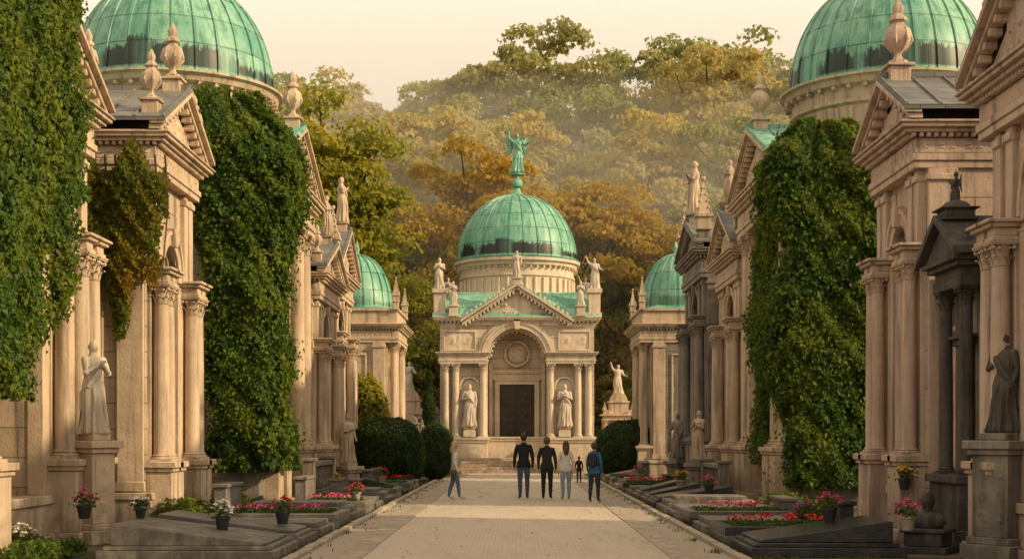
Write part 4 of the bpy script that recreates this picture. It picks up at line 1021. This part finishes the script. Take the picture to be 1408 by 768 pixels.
    for sd in(-1,1): hm.ell((sd*.045,.002,.928),(.006,.013,.018),8,6)
    make_obj('head',hm.v,hm.f,[SKIN],e,angle=180)
    ey=MB(M)
    for sd in(-1,1): ey.ell((sd*.017,.056,.936),(.006,.005,.0045),8,6)
    make_obj('eyes',ey.v,ey.f,[BLACKG],e,angle=180)
    hr=MB(M)
    def hh(d):
        q=1.0+.03*math.sin(d.x*17+d.z*9)+.02*math.sin(d.y*23)
        if d.y>.25 and d.z<.45: q=.72
        if d.z<-.35 and d.y>-.2: q=.72
        return q
    hr.ell((0,-.003,.942),(.051,.060,.068),24,18,hh)
    if hairlen>0:
        vs=[];fs=[];n=14;ml=10
        for i in range(ml+1):
            t=i/ml; z=.95-hairlen*t
            for k in range(n):
                a=pi+pi*k/(n-1); rx=.052+.012*math.sin(t*pi)-.016*t; ry=.056+.01*t-.006*math.sin(t*9)
                wv=1+.05*math.sin(k*2.3+t*7)
                vs.append((rx*math.cos(a)*wv,ry*math.sin(a)*wv-.004-.016*t*(t<1),z+.004*math.sin(k*3)*(t>.9)))
        for i in range(ml):
            for k in range(n-1): fs.append((i*n+k,i*n+k+1,(i+1)*n+k+1,(i+1)*n+k))
        b=len(vs)
        for i in range(ml+1):
            z=.95-hairlen*i/ml; vs.append((-.03,-.01-.02*i/ml,z)); vs.append((.03,-.01-.02*i/ml,z))
        for i in range(ml): fs.append((b+i*2,b+i*2+1,b+i*2+3,b+i*2+2))
        hr.add(vs,fs)
    make_obj('hair',hr.v,hr.f,[plain('hair_fibre',hair,.5,60,.5)],e,angle=180)
    if jacket:
        cm=MB(M); cm.lathe(0,.0,[(.050,.815),(.046,.835),(.043,.852),(.037,.85)],18,sy=.9); make_obj('collar',cm.v,cm.f,[mats[0]],e,angle=60)
    if bag=='backpack':
        b=MB(M)
        b.ell((0,-.105,.70),(.078,.055,.115),20,14,lambda d:(abs(d.x)**4+abs(d.y)**4+abs(d.z)**4)**-.25)
        b.ell((0,-.15,.655),(.052,.024,.05),14,10,lambda d:(abs(d.x)**4+abs(d.y)**4+abs(d.z)**4)**-.25)
        for sd in(-1,1): b.tube([(sd*.05,-.07,.80),(sd*.06,-.01,.845),(sd*.062,.075,.77),(sd*.075,.06,.66),(sd*.075,-.06,.61)],[.012]*5,6,.5)
        make_obj('backpack',b.v,b.f,[cloth('backpack_fabric',(.03,.03,.04))],e,angle=60)
    if bag=='handbag':
        b=MB(M); b.ell((.13,-.05,.47),(.03,.065,.05),14,10,lambda d:(abs(d.x)**4+abs(d.y)**4+abs(d.z)**4)**-.25)
        b.tube([(.13,-.05,.52),(.125,-.02,.66),(.10,-.01,.83),(.05,.02,.845)],[.006]*4,6); make_obj('handbag',b.v,b.f,[cloth('bag_leather',(.10,.07,.05),.5)],e,angle=60)
def gx(px,Y): return (px-710)*Y/1955
person('walking_woman',gx(625,38.4),38.4,1.56,-1.35,(.66,.63,.58),(.10,.15,.24),(.52,.39,.20),.15,.085,.03,(.5,.46,.4),True,'handbag',.42,.06)
person('standing_man',gx(720,38.8),38.8,1.79,.06,(.014,.016,.025),(.06,.09,.16),(.05,.035,.025),0,.035,.02,(.02,.02,.02))
person('standing_man',gx(752,38.6),38.6,1.69,-.1,(.022,.022,.026),(.016,.016,.02),(.10,.085,.075),0,.02,-.02,(.02,.02,.02))
person('standing_woman',gx(778,38.3),38.3,1.58,.1,(.68,.62,.55),(.24,.30,.39),(.11,.06,.03),.19,.03,.02,(.35,.3,.27),True,None,.49,.03)
person('backpacker',gx(817,36.6),36.6,1.55,-.35,(.035,.15,.28),(.03,.035,.05),(.09,.05,.03),.03,.05,.02,(.25,.25,.27),True,'backpack',.48,.05)
person('distant_visitor',gx(796,52),52,.98,.0,(.02,.02,.022),(.02,.02,.022),(.04,.03,.02),0,.03,.0,(.02,.02,.02))

# ------------------------------------------------------------ morning haze over the wooded hill
def haze():
    vs=[(-160,77,-1),(160,77,-1),(160,330,-1),(-160,330,-1),(-160,77,15),(160,77,15),(160,330,104),(-160,330,104)]
    m=bpy.data.materials.new('morning_haze'); m.use_nodes=True; nt=m.node_tree; nt.nodes.clear(); o=nt.nodes.new('ShaderNodeOutputMaterial'); v=nt.nodes.new('ShaderNodeVolumeScatter')
    v.inputs['Color'].default_value=(1,.93,.78,1); v.inputs['Density'].default_value=.0066; v.inputs['Anisotropy'].default_value=.0
    nt.links.new(v.outputs[0],o.inputs['Volume'])
    me=bpy.data.meshes.new('haze'); me.from_pydata(vs,[],[(0,3,2,1),(4,5,6,7),(0,1,5,4),(1,2,6,5),(2,3,7,6),(3,0,4,7)]); me.materials.append(m)
    ob=bpy.data.objects.new('haze',me); col.objects.link(ob)
haze()
# ------------------------------------------------------------ light
SUN_EL=math.radians(25); SUN_AZ=math.radians(108)   # azimuth from +Y toward +X
w=bpy.data.worlds.new('World'); scene.world=w; w.use_nodes=True; nt=w.node_tree; nt.nodes.clear()
out=nt.nodes.new('ShaderNodeOutputWorld'); bg=nt.nodes.new('ShaderNodeBackground'); sky=nt.nodes.new('ShaderNodeTexSky'); sky.sky_type='NISHITA'; sky.sun_disc=False
sky.sun_elevation=SUN_EL; sky.sun_rotation=SUN_AZ; sky.dust_density=4.0; sky.air_density=1.2; sky.ozone_density=.6
mx=nt.nodes.new('ShaderNodeMix'); mx.data_type='RGBA'; mx.inputs[0].default_value=.87; mx.inputs[7].default_value=(8.9,7.45,5.5,1)
nt.links.new(sky.outputs[0],mx.inputs[6]); nt.links.new(mx.outputs[2],bg.inputs[0]); bg.inputs[1].default_value=.142; nt.links.new(bg.outputs[0],out.inputs[0])
SL=bpy.data.lights.new('sun','SUN'); SL.energy=5.0; SL.angle=math.radians(1.0); SL.color=(1,.76,.45); lo=bpy.data.objects.new('sun',SL); col.objects.link(lo)
dv=Vector((math.sin(SUN_AZ)*math.cos(SUN_EL),math.cos(SUN_AZ)*math.cos(SUN_EL),math.sin(SUN_EL))); lo.rotation_euler=dv.to_track_quat('Z','Y').to_euler()
# ------------------------------------------------------------ camera
cam=bpy.data.cameras.new('camera'); co=bpy.data.objects.new('camera',cam); col.objects.link(co); scene.camera=co
cam.lens=50; cam.sensor_width=36; cam.shift_x=-.0043; cam.shift_y=.1534; cam.clip_end=2000; co.location=(0,0,1.7); co.rotation_euler=(pi/2,0,0)
scene.view_settings.view_transform='Standard'; scene.view_settings.look='None'; scene.view_settings.exposure=0
